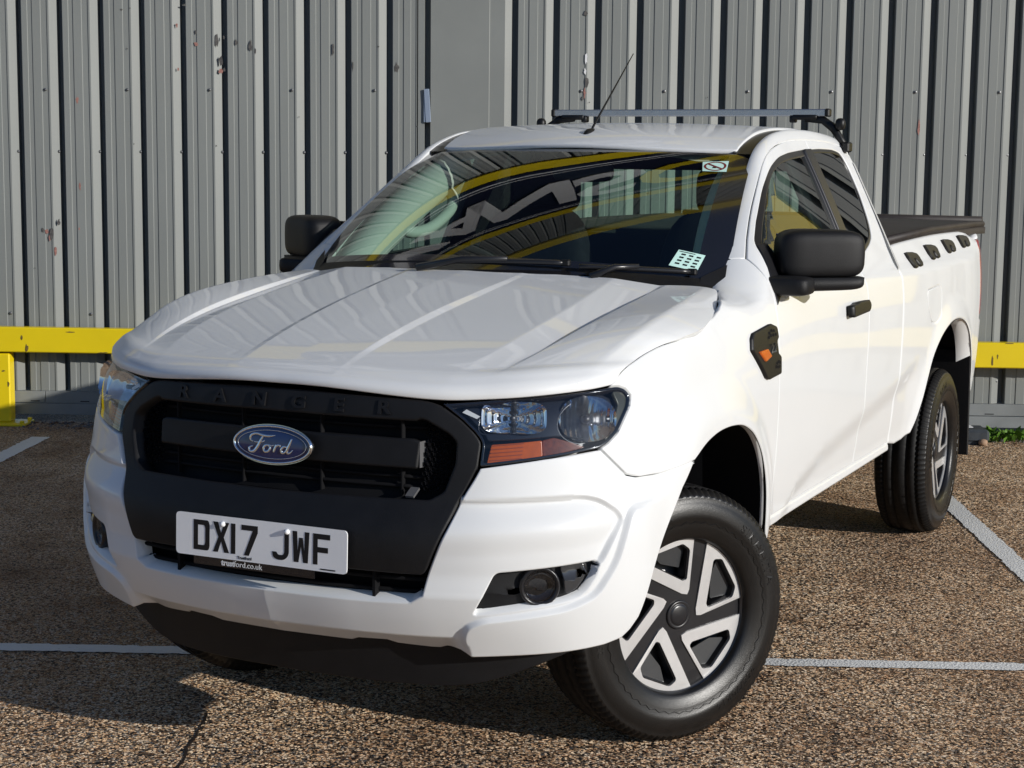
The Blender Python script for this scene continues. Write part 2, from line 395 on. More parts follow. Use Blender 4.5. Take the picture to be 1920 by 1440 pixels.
def surf_frame(S,u,v,sgn):
    e=5e-4
    P=S(u,v);Tu=(S(u+e,v)-S(u-e,v));Tv=(S(u,v+e)-S(u,v-e))
    n=np.cross(Tu,Tv)*sgn;n/=np.linalg.norm(n,axis=1)[:,None]+1e-12
    return P,n
def offs(S,d,sgn=1):
    def T(u,v):
        u=np.asarray(u,float).ravel();v=np.asarray(v,float).ravel()
        P,n=surf_frame(S,u,v,sgn);return P+n*d
    return T
def triangulate(rings,pts):
    V=[];E=[]
    for r in rings:
        b=len(V);V+=[tuple(q) for q in r];E+=[(b+i,b+(i+1)%len(r)) for i in range(len(r))]
    return V,E
def panel(name,S,poly,mat,parent,sgn=1,holes=(),step=.03,lines=(),depth=.012,bev=.003,gap=.002,mirror=True,bstep=None,label=None,midx=None,both=False,kind=None):
    """a trimmed sheet of the surface S(u,v): rounded rim, returned edge; mirror=True also makes the offside twin"""
    bs=bstep or step*.7
    loops=[clean(resample(ccw(poly),bs))]+[clean(resample(ccw(h,False),bs)) for h in holes]
    r1=[inset(l,gap) if gap else l for l in loops];r0=[inset(l,gap+bev) if (gap+bev) else l for l in loops]
    lo,hi=r0[0].min(0),r0[0].max(0)
    gx=np.arange(lo[0]+step*.37,hi[0],step);gy=np.arange(lo[1]+step*.41,hi[1],step)
    G=np.stack(np.meshgrid(gx,gy,indexing='ij'),-1).reshape(-1,2)
    sd=-_poly_sd(r0[0],G[:,0],G[:,1])
    for h in r0[1:]:sd=np.minimum(sd,_poly_sd(h,G[:,0],G[:,1]))
    G=G[sd>.42*step]
    V,E=triangulate(r0,None)
    for ln in lines:
        L=resample(np.asarray(ln,float),bs,False)
        k=-_poly_sd(r0[0],L[:,0],L[:,1])
        for h in r0[1:]:k=np.minimum(k,_poly_sd(h,L[:,0],L[:,1]))
        ok=k>.25*step
        if len(G):
            d=np.min(np.hypot(G[:,None,0]-L[None,:,0],G[:,None,1]-L[None,:,1]),1);G=G[d>.4*step]
        b=len(V);idx={}
        for i in range(len(L)):
            if ok[i]:idx[i]=len(V);V.append(tuple(L[i]))
        E+=[(idx[i],idx[i+1]) for i in range(len(L)-1) if i in idx and i+1 in idx]
    V+=[tuple(g) for g in G]
    res=delaunay_2d_cdt([Vector(p) for p in V],E,[],0,1e-7)
    uv=np.array([(p.x,p.y) for p in res[0]]);T=np.array([t for t in res[2] if len(t)==3])
    cen=uv[T].mean(1);k=_poly_sd(r0[0],cen[:,0],cen[:,1])<0
    for h in r0[1:]:k&=_poly_sd(h,cen[:,0],cen[:,1])>0
    T=T[k]
    a=uv[T];ar=(a[:,1,0]-a[:,0,0])*(a[:,2,1]-a[:,0,1])-(a[:,2,0]-a[:,0,0])*(a[:,1,1]-a[:,0,1])
    T[ar<0]=T[ar<0][:,::-1]
    used=np.unique(T);rm=np.full(len(uv),-1);rm[used]=np.arange(len(used));uv=uv[used];T=rm[T]
    P,N=surf_frame(S,uv[:,0],uv[:,1],sgn)
    vs=[P];ns=[N];fs=[tuple(t) for t in T];base=len(P)
    for a0,a1 in zip(r0,r1):
        P0,n0=surf_frame(S,a0[:,0],a0[:,1],sgn);n=len(a0)
        if bev:
            P1,n1=surf_frame(S,a1[:,0],a1[:,1],sgn)
            t=P1-P0
        else:
            P1,n1=P0.copy(),n0
            P2=S(inset(a0,-.003)[:,0],inset(a0,-.003)[:,1]);t=P2-P0
        t/=np.linalg.norm(t,axis=1)[:,None]+1e-12
        P1=P1-n1*bev*.55;Pb=P1-n1*depth
        m1=n1+t;m1/=np.linalg.norm(m1,axis=1)[:,None]
        vs+=[P0,P1,Pb];ns+=[n0,m1,t]
        for i in range(n):
            j=(i+1)%n
            # r0 loop keeps material on its left, the rim lies to the right
            if bev:fs.append((base+j,base+i,base+n+i,base+n+j))
            if depth:fs.append((base+n+j,base+n+i,base+2*n+i,base+2*n+j))
        base+=3*n
    V3=np.vstack(vs);N3=np.vstack(ns)
    if sgn<0:fs=[tuple(reversed(f)) for f in fs]
    outs=[mesh_obj(name,V3,fs,mat,parent,True,N3,label=label,kind=kind)]
    if mirror:
        fl=np.array([1,-1,1.])
        outs.append(mesh_obj(name,V3*fl,[tuple(reversed(f)) for f in fs],mat,parent,True,N3*fl,kind=kind))
    return outs
def mirrored(o,parent=None,name=None):
    me=o.data.copy();M=o.matrix_basis
    co=np.zeros(len(me.vertices)*3);me.vertices.foreach_get('co',co);co=co.reshape(-1,3);co[:,1]*=-1
    me.vertices.foreach_set('co',co.ravel());me.flip_normals();me.update()
    c=bpy.data.objects.new(name or o.name.split('.')[0],me);COL.objects.link(c);c.parent=parent or o.parent
    c.matrix_parent_inverse=o.matrix_parent_inverse.copy()
    for k in('label','kind'):
        if k in o:c[k]=o[k]
    return c
def grid_mesh(S,us,vs,sgn=1):
    U,V=np.meshgrid(us,vs,indexing='ij');P=S(U.ravel(),V.ravel());nu,nv=len(us),len(vs);f=[]
    for i in range(nu-1):
        for j in range(nv-1):
            q=(i*nv+j,(i+1)*nv+j,(i+1)*nv+j+1,i*nv+j+1);f.append(q if sgn>0 else tuple(reversed(q)))
    return P,f
def text_polys(txt,size=1,ext=.01,align='CENTER',spacing=1.0,res=3,bold=0.0,shear=0):
    cu=bpy.data.curves.new('t','FONT');cu.body=txt;cu.size=size;cu.extrude=ext;cu.align_x=align;cu.align_y='CENTER';cu.space_character=spacing
    cu.resolution_u=res;cu.offset=bold;cu.shear=shear
    o=bpy.data.objects.new('t',cu);COL.objects.link(o);dg=bpy.context.evaluated_depsgraph_get();dg.update()
    me=o.evaluated_get(dg).to_mesh();v=np.array([tuple(p.co) for p in me.vertices]);f=[tuple(p.vertices) for p in me.polygons]
    o.evaluated_get(dg).to_mesh_clear();bpy.data.objects.remove(o);bpy.data.curves.remove(cu)
    return v,f
def slab(outer,holes,h,back=True):       # flat polygon (x,y) with holes, thickness h along +z
    loops=[clean(ccw(outer))]+[clean(ccw(k,False)) for k in holes];V,E=triangulate(loops,None)
    res=delaunay_2d_cdt([Vector(p) for p in V],E,[],0,1e-7)
    uv=np.array([(p.x,p.y) for p in res[0]]);T=np.array([t for t in res[2] if len(t)==3]);c=uv[T].mean(1)
    k=_poly_sd(loops[0],c[:,0],c[:,1])<0
    for q in loops[1:]:k&=_poly_sd(q,c[:,0],c[:,1])>0
    T=T[k];a=uv[T];ar=(a[:,1,0]-a[:,0,0])*(a[:,2,1]-a[:,0,1])-(a[:,2,0]-a[:,0,0])*(a[:,1,1]-a[:,0,1]);T[ar<0]=T[ar<0][:,::-1]
    n=len(uv);v=[(x,y,h) for x,y in uv];f=[tuple(t) for t in T]
    for q in loops:
        b=len(v);m=len(q);v+=[(x,y,h) for x,y in q]+[(x,y,0) for x,y in q]
        f+=[(b+(i+1)%m,b+i,b+m+i,b+m+(i+1)%m) for i in range(m)]
    return np.array(v,float),f
def frame(origin,xd,yd):
    x=Vector(xd).normalized();y=Vector(yd);y=(y-x*x.dot(y)).normalized();z=x.cross(y);o=Vector(origin)
    return Matrix(((x.x,y.x,z.x,o.x),(x.y,y.y,z.y,o.y),(x.z,y.z,z.z,o.z),(0,0,0,1)))
def xf(v,M):return [M@Vector(p) for p in v]
# ------------------------------------------------------------------ materials
def new_mat(name):
    m=bpy.data.materials.new(name);m.use_nodes=True;n=m.node_tree;return m,n,n.nodes['Principled BSDF']
def mat(name,col,rough=.5,metal=0,coat=0,spec=.5,var=.06,vscale=8,bump=0,bscale=200,coat_rough=.03,stretch=None,alpha=None):
    m,n,b=new_mat(name)
    b.inputs['Roughness'].default_value=rough;b.inputs['Metallic'].default_value=metal
    b.inputs['Coat Weight'].default_value=coat;b.inputs['Coat Roughness'].default_value=coat_rough;b.inputs['Specular IOR Level'].default_value=spec
    g=n.nodes.new('ShaderNodeNewGeometry');t=n.nodes.new('ShaderNodeTexNoise');t.inputs['Scale'].default_value=vscale;t.inputs['Detail'].default_value=5
    src=g.outputs['Position']
    if stretch:
        mp=n.nodes.new('ShaderNodeMapping');mp.inputs['Scale'].default_value=stretch;n.links.new(src,mp.inputs['Vector']);src=mp.outputs[0]
    n.links.new(src,t.inputs['Vector'])
    r=n.nodes.new('ShaderNodeValToRGB');r.color_ramp.elements[0].position=.3;r.color_ramp.elements[1].position=.7
    r.color_ramp.elements[0].color=(*[c*(1-var) for c in col],1);r.color_ramp.elements[1].color=(*[min(1,c*(1+var)) for c in col],1)
    n.links.new(t.outputs['Fac'],r.inputs['Fac']);n.links.new(r.outputs['Color'],b.inputs['Base Color'])
    if bump:
        t2=n.nodes.new('ShaderNodeTexNoise');t2.inputs['Scale'].default_value=bscale;n.links.new(src,t2.inputs['Vector'])
        bp=n.nodes.new('ShaderNodeBump');bp.inputs['Strength'].default_value=bump;bp.inputs['Distance'].default_value=.002
        n.links.new(t2.outputs['Fac'],bp.inputs['Height']);n.links.new(bp.outputs[0],b.inputs['Normal'])
    return m
def glass_mat(name,tint,base=.05,rough=.0):
    m=bpy.data.materials.new(name);m.use_nodes=True;n=m.node_tree;n.nodes.remove(n.nodes['Principled BSDF']);out=n.nodes['Material Output']
    tr=n.nodes.new('ShaderNodeBsdfTransparent');tr.inputs[0].default_value=(*tint,1)
    gl=n.nodes.new('ShaderNodeBsdfGlossy');gl.inputs['Roughness'].default_value=rough;gl.inputs[0].default_value=(1,1,1,1)
    lw=n.nodes.new('ShaderNodeLayerWeight');lw.inputs[0].default_value=.5
    p=n.nodes.new('ShaderNodeMath');p.operation='POWER';p.inputs[1].default_value=5;n.links.new(lw.outputs['Facing'],p.inputs[0])
    q=n.nodes.new('ShaderNodeMath');q.operation='MULTIPLY_ADD';q.inputs[1].default_value=.9;q.inputs[2].default_value=base;n.links.new(p.outputs[0],q.inputs[0])
    mx=n.nodes.new('ShaderNodeMixShader');n.links.new(q.outputs[0],mx.inputs[0]);n.links.new(tr.outputs[0],mx.inputs[1]);n.links.new(gl.outputs[0],mx.inputs[2])
    n.links.new(mx.outputs[0],out.inputs[0]);return m
M={}
M['paint']=mat('white_paint',(.74,.75,.748),.45,0,.6,.35,.01,3)
M['black_plastic']=mat('black_plastic',(.008,.008,.0085),.42,0,0,.35,.15,20,.15,900)
M['grain_plastic']=mat('grained_plastic',(.0075,.0075,.0085),.5,0,0,.3,.15,20,.35,700)
M['gloss_black']=mat('gloss_black',(.010,.010,.012),.12,0,.6,.5,.1)
M['satin_black']=mat('satin_black',(.014,.014,.016),.3,0,0,.5,.1)
M['dark']=mat('unlit_black',(.006,.006,.007),.8,0,0,.2,.1)
M['rubber']=mat('rubber',(.006,.0056,.0054),.34,0,0,.5,.2,30,.25,400)
M['tread']=mat('tread_rubber',(.007,.0066,.0064),.6,0,0,.25,.25,40,.3,300)
M['chrome']=mat('chrome',(.86,.87,.88),.06,1,0,.5,.02)
M['drl']=mat('lamp_grey',(.05,.052,.056),.12,.2,.8)
M['facet']=mat('facet_grey',(.045,.047,.05),.35,.2,.2)
M['silver']=mat('silver_trim',(.74,.74,.74),.3,.55,.3,.5,.03,30)
M['steel']=mat('dull_steel',(.16,.16,.165),.4,.7,0,.5,.1,20)
M['alu']=mat('aluminium_bar',(.55,.57,.62),.25,.9,0,.5,.04,30)
M['amber']=mat('amber_lens',(.50,.095,.004),.25,0,.3,.5,.1,60)
M['red_lens']=mat('red_lens',(.42,.015,.02),.12,0,.8,.5,.1,40)
M['blue']=mat('badge_blue',(.006,.016,.085),.15,0,1,.5,.1)
M['plate']=mat('plate_white',(.90,.91,.92),.3,0,.4,.5,.02)
M['ink']=mat('black_ink',(.008,.008,.010),.4,0,0,.4,.1)
M['white_ink']=mat('white_ink',(.75,.76,.76),.5,0,0,.4,.02)
M['fabric']=mat('seat_cloth',(.012,.012,.016),.85,0,0,.2,.2,40,.2,500)
M['dash']=mat('dash_plastic',(.012,.013,.016),.6,0,0,.3,.1,20)
M['trim_pale']=mat('pale_trim',(.46,.47,.44),.6,0,0,.3,.03,10)
M['glass']=glass_mat('screen_glass',(.66,.82,.74),.055)
M['glass_side']=glass_mat('side_glass',(.62,.76,.70),.055)
M['glass_dark']=glass_mat('privacy_glass',(.05,.055,.055),.06)
M['lens']=glass_mat('lamp_lens',(.82,.84,.86),.05)
M['tonneau']=mat('tonneau_vinyl',(.030,.024,.022),.55,0,0,.4,.2,12,.3,300)
# ------------------------------------------------------------------ the place: ground, painted bays, clad building, guard rail
WA=math.radians(24.0);DV=np.array([-math.sin(WA),math.cos(WA),0]);NV=np.array([math.cos(WA),math.sin(WA),0]);D0=-5.40
MW=frame(NV*D0,DV,(0,0,1))                  # local: x along the wall, y up, z out of the wall
def wall_xy(a,d):p=DV*a+NV*d;return p[0],p[1]
# ground: coarse surface dressing of small stone chips
def ground_mat():
    m,n,b=new_mat('chip_dressing');L=n.links.new
    g=n.nodes.new('ShaderNodeNewGeometry')
    mp=n.nodes.new('ShaderNodeMapping');mp.inputs['Rotation'].default_value=(0,0,.42);mp.inputs['Scale'].default_value=(1,1,1);L(g.outputs['Position'],mp.inputs['Vector'])
    wn=n.nodes.new('ShaderNodeTexNoise');wn.inputs['Scale'].default_value=60;wn.inputs['Detail'].default_value=2;L(mp.outputs[0],wn.inputs['Vector'])
    ad=n.nodes.new('ShaderNodeMixRGB');ad.blend_type='ADD';ad.inputs[0].default_value=.012;L(mp.outputs[0],ad.inputs[1]);L(wn.outputs['Color'],ad.inputs[2])
    v=n.nodes.new('ShaderNodeTexVoronoi');v.inputs['Scale'].default_value=138;L(ad.outputs[0],v.inputs['Vector'])
    v2=n.nodes.new('ShaderNodeTexVoronoi');v2.feature='DISTANCE_TO_EDGE';v2.inputs['Scale'].default_value=138;L(ad.outputs[0],v2.inputs['Vector'])
    sp=n.nodes.new('ShaderNodeSeparateColor');L(v.outputs['Color'],sp.inputs[0])
    r=n.nodes.new('ShaderNodeValToRGB');e=r.color_ramp.elements
    e[0].position=0;e[0].color=(.16,.11,.08,1);e[1].position=1;e[1].color=(.90,.86,.78,1)
    for p,c in((.14,(.34,.21,.13,1)),(.30,(.60,.455,.31,1)),(.46,(.72,.60,.45,1)),(.60,(.52,.36,.245,1)),(.72,(.84,.76,.62,1)),(.86,(.74,.68,.59,1))):
        k=e.new(p);k.color=c
    L(sp.outputs[0],r.inputs['Fac'])
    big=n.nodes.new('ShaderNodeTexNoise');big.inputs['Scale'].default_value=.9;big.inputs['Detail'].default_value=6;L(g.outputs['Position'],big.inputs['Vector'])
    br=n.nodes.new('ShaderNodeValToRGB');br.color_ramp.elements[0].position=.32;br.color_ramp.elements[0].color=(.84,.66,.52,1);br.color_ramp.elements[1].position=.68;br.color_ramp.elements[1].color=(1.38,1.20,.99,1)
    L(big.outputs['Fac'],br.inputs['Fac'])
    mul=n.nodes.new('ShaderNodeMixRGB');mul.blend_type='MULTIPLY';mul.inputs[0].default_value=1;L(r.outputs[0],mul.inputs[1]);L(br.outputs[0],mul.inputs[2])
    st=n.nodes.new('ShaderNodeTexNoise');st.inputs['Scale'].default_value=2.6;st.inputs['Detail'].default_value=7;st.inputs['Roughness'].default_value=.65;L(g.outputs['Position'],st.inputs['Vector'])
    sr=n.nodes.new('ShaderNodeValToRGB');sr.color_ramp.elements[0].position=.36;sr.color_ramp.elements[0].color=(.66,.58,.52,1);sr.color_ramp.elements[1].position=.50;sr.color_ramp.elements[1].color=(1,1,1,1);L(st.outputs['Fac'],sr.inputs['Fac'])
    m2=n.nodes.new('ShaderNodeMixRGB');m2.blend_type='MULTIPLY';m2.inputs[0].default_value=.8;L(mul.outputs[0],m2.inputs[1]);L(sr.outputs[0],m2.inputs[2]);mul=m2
    # gaps between chips show the dark binder
    gr=n.nodes.new('ShaderNodeMapRange');gr.inputs[1].default_value=0;gr.inputs[2].default_value=.11;gr.inputs[3].default_value=0;gr.inputs[4].default_value=1;L(v2.outputs['Distance'],gr.inputs[0])
    low=n.nodes.new('ShaderNodeMath');low.operation='GREATER_THAN';low.inputs[1].default_value=.13;L(sp.outputs[1],low.inputs[0])
    mx=n.nodes.new('ShaderNodeMixRGB');mx.inputs[1].default_value=(.075,.055,.042,1)
    mm=n.nodes.new('ShaderNodeMath');mm.operation='MULTIPLY';L(gr.outputs[0],mm.inputs[0]);L(low.outputs[0],mm.inputs[1])
    L(mm.outputs[0],mx.inputs[0]);L(mul.outputs[0],mx.inputs[2]);L(mx.outputs[0],b.inputs['Base Color'])
    hs=n.nodes.new('ShaderNodeMath');hs.operation='MULTIPLY';L(sp.outputs[2],hs.inputs[0]);L(gr.outputs[0],hs.inputs[1])
    bp=n.nodes.new('ShaderNodeBump');bp.inputs['Strength'].default_value=1.0;bp.inputs['Distance'].default_value=.012;L(hs.outputs[0],bp.inputs['Height']);sb=n.nodes.new('ShaderNodeVectorMath');sb.operation='SUBTRACT';sb.inputs[1].default_value=(.5,.5,.5);L(v.outputs['Color'],sb.inputs[0])
    sc=n.nodes.new('ShaderNodeVectorMath');sc.operation='MULTIPLY';sc.inputs[1].default_value=(2.2,2.2,.2);L(sb.outputs[0],sc.inputs[0])
    aa=n.nodes.new('ShaderNodeVectorMath');aa.operation='ADD';L(bp.outputs[0],aa.inputs[0]);L(sc.outputs[0],aa.inputs[1])
    nn=n.nodes.new('ShaderNodeVectorMath');nn.operation='NORMALIZE';L(aa.outputs[0],nn.inputs[0]);L(nn.outputs[0],b.inputs['Normal'])
    b.inputs['Roughness'].default_value=.85;b.inputs['Specular IOR Level'].default_value=.25
    return m
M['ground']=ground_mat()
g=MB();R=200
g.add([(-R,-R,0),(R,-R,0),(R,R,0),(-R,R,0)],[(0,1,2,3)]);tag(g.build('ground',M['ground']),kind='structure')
def line_mat():
    m,n,b=new_mat('worn_line_paint');L=n.links.new
    g=n.nodes.new('ShaderNodeNewGeometry');v=n.nodes.new('ShaderNodeTexVoronoi');v.inputs['Scale'].default_value=110;L(g.outputs['Position'],v.inputs['Vector'])
    t=n.nodes.new('ShaderNodeTexNoise');t.inputs['Scale'].default_value=35;t.inputs['Detail'].default_value=8;t.inputs['Roughness'].default_value=.75;L(g.outputs['Position'],t.inputs['Vector'])
    r=n.nodes.new('ShaderNodeValToRGB');r.color_ramp.elements[0].position=.30;r.color_ramp.elements[0].color=(.22,.19,.16,1);r.color_ramp.elements[1].position=.40;r.color_ramp.elements[1].color=(.70,.70,.68,1)
    L(t.outputs['Fac'],r.inputs['Fac']);L(r.outputs[0],b.inputs['Base Color'])
    bp=n.nodes.new('ShaderNodeBump');bp.inputs['Strength'].default_value=.6;bp.inputs['Distance'].default_value=.004;L(v.outputs['Distance'],bp.inputs['Height']);L(bp.outputs[0],b.inputs['Normal'])
    b.inputs['Roughness'].default_value=.8;return m
M['line']=line_mat()
def painted_line(p,q,w,ragged=.006):
    p=np.array(p,float);q=np.array(q,float);d=(q-p)/np.hypot(*(q-p));n=np.array([-d[1],d[0]]);k=int(np.hypot(*(q-p))/.02)
    v=[]
    for i in range(k+1):
        c=p+(q-p)*i/k
        for s in(-1,1):
            e=c+n*s*(w/2+RNG.normal(0,ragged*.5));v.append((e[0],e[1],.004))
    f=[(2*i,2*i+2,2*i+3,2*i+1) for i in range(k)]
    o=mesh_obj('bay_line',v,f,M['line'],smooth=False);return tag(o,kind='structure')
def ln(a0,d0,a1,d1,w):painted_line(wall_xy(a0,d0),wall_xy(a1,d1),w)
painted_line((1.09,-3.66),(-2.2,3.88),.085)          # along the foot of the bays, under the truck
painted_line((-4.60,.49),(-.2,2.41),.098)              # nearside bay divider
painted_line((-3.303,-4.373),(-1.0,-3.41),.112)         # offside bay divider
# a raked joint in the surface
jm=mat('joint_bitumen',(.03,.022,.018),.8,0,0,.2,.3,60)
v=[];f=[];p=np.array([.42,-.53]);q=np.array([1.3,-.12])
for i in range(41):
    c=p+(q-p)*i/40+RNG.normal(0,.004,2);w_=.0025+.003*RNG.random()
    v+=[(c[0]-w_*.4,c[1]+w_,.002),(c[0]+w_*.4,c[1]-w_,.002)]
f=[(2*i,2*i+1,2*i+3,2*i+2) for i in range(40)]
tag(mesh_obj('surface_joint',v,f,jm,smooth=False),kind='structure')
# --- clad building
M['clad']=mat('grey_cladding',(.232,.243,.230),.5,0,0,.4,.07,2.2,.1,60,stretch=(1,1,.35))
M['clad_plain']=mat('grey_flat_panel',(.225,.235,.222),.5,0,0,.4,.06,2.5,.08,80)
M['board']=mat('grey_base_board',(.215,.226,.224),.55,0,0,.4,.12,6,.1,90)
M['yellow']=mat('yellow_paint',(.80,.60,.003),.42,0,.25,.5,.03,6,.12,60)
M['navy']=mat('navy_fascia',(.012,.014,.035),.4,0,0,.4,.1)
M['sign_white']=mat('sign_white',(.80,.80,.80),.5,0,0,.4,.02)
M['scrape']=mat('bare_scrape',(.10,.095,.09),.7,0,0,.3,.4,70)
M['redscrape']=mat('red_scuff',(.34,.17,.14),.7,0,0,.3,.3,90)
bld=empty('clad_building',tuple(NV*D0),'grey corrugated metal clad wall with dark vertical grooves behind the white pickup','wall')
INV=Matrix.Translation(Vector(NV*D0)).inverted()
def on_wall(o):
    o.parent=bld;o.matrix_parent_inverse=INV;return o
Z0,Z1=.194,11.5;PIT=.25025
unit=[(0,0),(.033,0),(.036,-.004),(.062,-.004),(.065,0),(.114,0),(.117,-.004),(.153,-.004),(.156,0),(.166,0),(.2085,-.024),(.2095,-.075),(.246,-.075),(.247,-.002),(.25025,0)]
def extrude_profile(pr,z0,z1,name,m):
    v=[];f=[]
    for a,d in pr:v+=[(a,z0,d),(a,z1,d)]
    n=len(pr);f=[(2*i,2*i+2,2*i+3,2*i+1) for i in range(n-1)]
    # lower return edge
    b=len(v);v+=[(a,z0,d-.015) for a,d in pr];f+=[(2*i,b+i,b+i+1,2*i+2) for i in range(n-1)]
    me=bpy.data.meshes.new(name);me.from_pydata(v,[],f);me.materials.append(m);me.update();return me
pr=[]
for k in range(4):pr+=[(a+k*PIT,d) for a,d in unit[(1 if k else 0):]]
sheet=extrude_profile(pr,Z0,Z1,'cladding_sheet',M['clad'])
def put(me,a,name,dz=0):
    o=bpy.data.objects.new(name,me);COL.objects.link(o);o.matrix_basis=MW@Matrix.Translation((a,0,dz));return on_wall(o)
SW=4*PIT
for k in range(1,11):put(sheet,-.6375-k*SW,'cladding_sheet',-.0015*(k%2))
for k in range(0,15):put(sheet,.1165+k*SW,'cladding_sheet',-.0015*(k%2))
mid=[(-.6375,0),(-.604,0),(-.601,-.004),(-.575,-.004),(-.572,0),(-.532,0),(-.529,-.004),(-.499,-.004),(-.496,0),(-.4925,0),(-.4915,-.05),(-.4865,-.05),(-.4855,0),(-.447,0),(-.446,-.07),(-.412,-.07),(-.410,.001),(-.058,.001),(-.054,-.003),(.036,-.003),(.077,-.024),(.078,-.075),(.1125,-.075),(.1135,-.002),(.1165,0)]
put(extrude_profile(mid,Z0,Z1,'flat_panel',M['clad_plain']),0,'flat_panel')
def wbox(name,a0,a1,z0,z1,d0,d1,m,bev=.002,label=None,tilt=0):
    mb=MB();mb.box(((a0+a1)/2,(z0+z1)/2,(d0+d1)/2),(abs(a1-a0)/2,(z1-z0)/2,abs(d1-d0)/2),0,None,bev)
    if tilt:mb.v=[(x,y+tilt*x,z) for x,y,z in mb.v]
    mb.v=[tuple(p) for p in xf(mb.v,MW)];o=mb.build(name,m,None,False)
    if label:o['label']=label
    return o
for k in range(-5,8):
    on_wall(wbox('base_board',k*2.4-.4,k*2.4+1.996,.119,.192,-.03,.005,M['board'],tilt=.0))
    on_wall(wbox('base_board',k*2.4-.7,k*2.4+1.696,.045,.115,-.03,.003,M['board'],tilt=.0))
for k in range(22):
    a=-3.2+k*.31
    on_wall(wbox('vent_slot',a,a+.055,.128,.133,.0052,.0066,M['dark'],0))
# screws
sm=MB();sm.lathe([(0,.006),(.0035,.0055),(.006,.003),(.0095,.0015),(.0095,0)],10);sm.v=[(x,-z,y) for x,y,z in sm.v]
scr=bpy.data.meshes.new('screw');scr.from_pydata(sm.v,[],sm.f);scr.materials.append(M['steel']);scr.update()
def screw(a,z,d=0):
    o=bpy.data.objects.new('screw',scr);COL.objects.link(o);o.matrix_basis=MW@Matrix.Translation((a,z,d));on_wall(o)
edges=[-2.932+k*.2505 for k in range(-2,10)]+[.319+k*.2502 for k in range(0,13)]
for i,a in enumerate(edges):
    screw(a-.004,1.667+.006*(a+2.9),-.022)
    if i%2==1:screw(a-.072,2.04+.006*(a+2.9))
    if i%2==0:screw(a-.072,.675)
    if i%2==1 and a>0:screw(a-.006,.33,-.021)
# scrapes, scuffs and drill holes in the paint
def blot(a,z,w,h,n=11,rough=.35):
    t=np.linspace(0,2*math.pi,n,endpoint=False);r=1+RNG.normal(0,rough,n)*.6
    return np.stack([a+w*.5*np.cos(t)*np.clip(r,.3,1.7),z+h*.5*np.sin(t)*np.clip(r,.3,1.7)],1)
dark=MB();red=MB();pale=MB()
def addblot(mb,a0,z0,w0,h0,*r,d=0.001):
    v,f=slab(blot(a0,z0,w0*.72,h0*.72,*r),[],.0006);v[:,2]+=d;mb.add(xf(v,MW),f)
for a,z,w,h in((-2.79,1.19,.025,.05),(-2.735,1.17,.035,.13),(-2.69,1.24,.025,.05),(-1.705,2.34,.03,.10),(-1.66,2.36,.02,.03),(-1.68,2.22,.03,.09),(-1.585,2.33,.02,.05),(-1.50,2.31,.025,.08),(-1.66,2.17,.02,.03),
    (-1.0,2.29,.018,.10),(-.88,2.20,.012,.09),(-.615,2.19,.04,.07),(.52,2.52,.03,.04),(.53,2.11,.03,.10),(-1.83,2.39,.02,.035),(-1.9,2.55,.03,.012),(-2.28,2.52,.02,.015),(.51,2.02,.02,.04),(-1.47,2.28,.01,.05)):addblot(dark,a,z,w,h)
for a,z,w,h in((-2.765,1.18,.03,.035),(-2.715,1.06,.022,.08),(-2.75,1.14,.012,.05),(-2.56,1.98,.022,.05),(-2.555,1.46,.02,.06),(-2.565,1.20,.014,.02),(-1.945,2.43,.02,.03),(-1.94,2.17,.018,.03),(-1.83,2.32,.03,.03),(-1.68,2.16,.03,.05),(2.53,1.86,.022,.14),(.52,2.05,.02,.08)):addblot(red,a,z,w,h,d=.0004)
for a,z,w,h in((.525,2.25,.02,.08),(.52,2.18,.018,.05)):addblot(pale,a,z,w,h,d=.002)
for _ in range(34):
    a=RNG.uniform(-3,3.2);z=RNG.uniform(.8,2.55)
    if abs((a-.319)%PIT/PIT-.05)<.28:continue
    addblot(dark,a,z,.011,.011,7)
for mb,m in((dark,M['scrape']),(red,M['redscrape']),(pale,M['sign_white'])):on_wall(mb.build('paint_scrape',m,kind='stuff'))
lb=MB();lb.box((-.428,1.965,.012),(.016,.10,.004),0,Matrix.Rotation(.06,3,'Z'),.002);lb.box((-.445,1.95,.006),(.006,.085,.006),0,None,.002);lb.v=[tuple(p) for p in xf(lb.v,MW)]
on_wall(lb.build('door_latch',mat('latch_blue_grey',(.30,.36,.46),.35,.3)))
# the name board and trims high on the wall (seen mirrored in the windscreen)
on_wall(wbox('name_board',-11,13,5.15,8.3,.002,.06,M['navy']))
for z0,z1 in((4.72,5.1),(8.35,8.75)):on_wall(wbox('yellow_trim',-11,13,z0,z1,.002,.07,M['yellow']))
for z0,z1 in((5.30,5.35),(5.44,5.47),(8.02,8.05),(8.12,8.17)):on_wall(wbox('pin_stripe',-11,13,z0,z1,.061,.064,M['sign_white']))
for i,ch in enumerate('VANSCO'):
    v,f=text_polys(ch,2.3,.02,bold=.05);v=v*np.array([.95 if i<4 else .72,1,1])+np.array([(-3.3,-2.08,-.86,.36,1.33,2.22)[i],6.72,.085])
    on_wall(mesh_obj('sign_letter',xf(v,MW),f,M['sign_white'] if i<4 else M['yellow'],None,False))
on_wall(wbox('coping',-11,15,11.5,12.4,-.3,.12,M['yellow']))
on_wall(wbox('yellow_board',4.5,7.2,.8,3.05,.002,.03,M['yellow']))
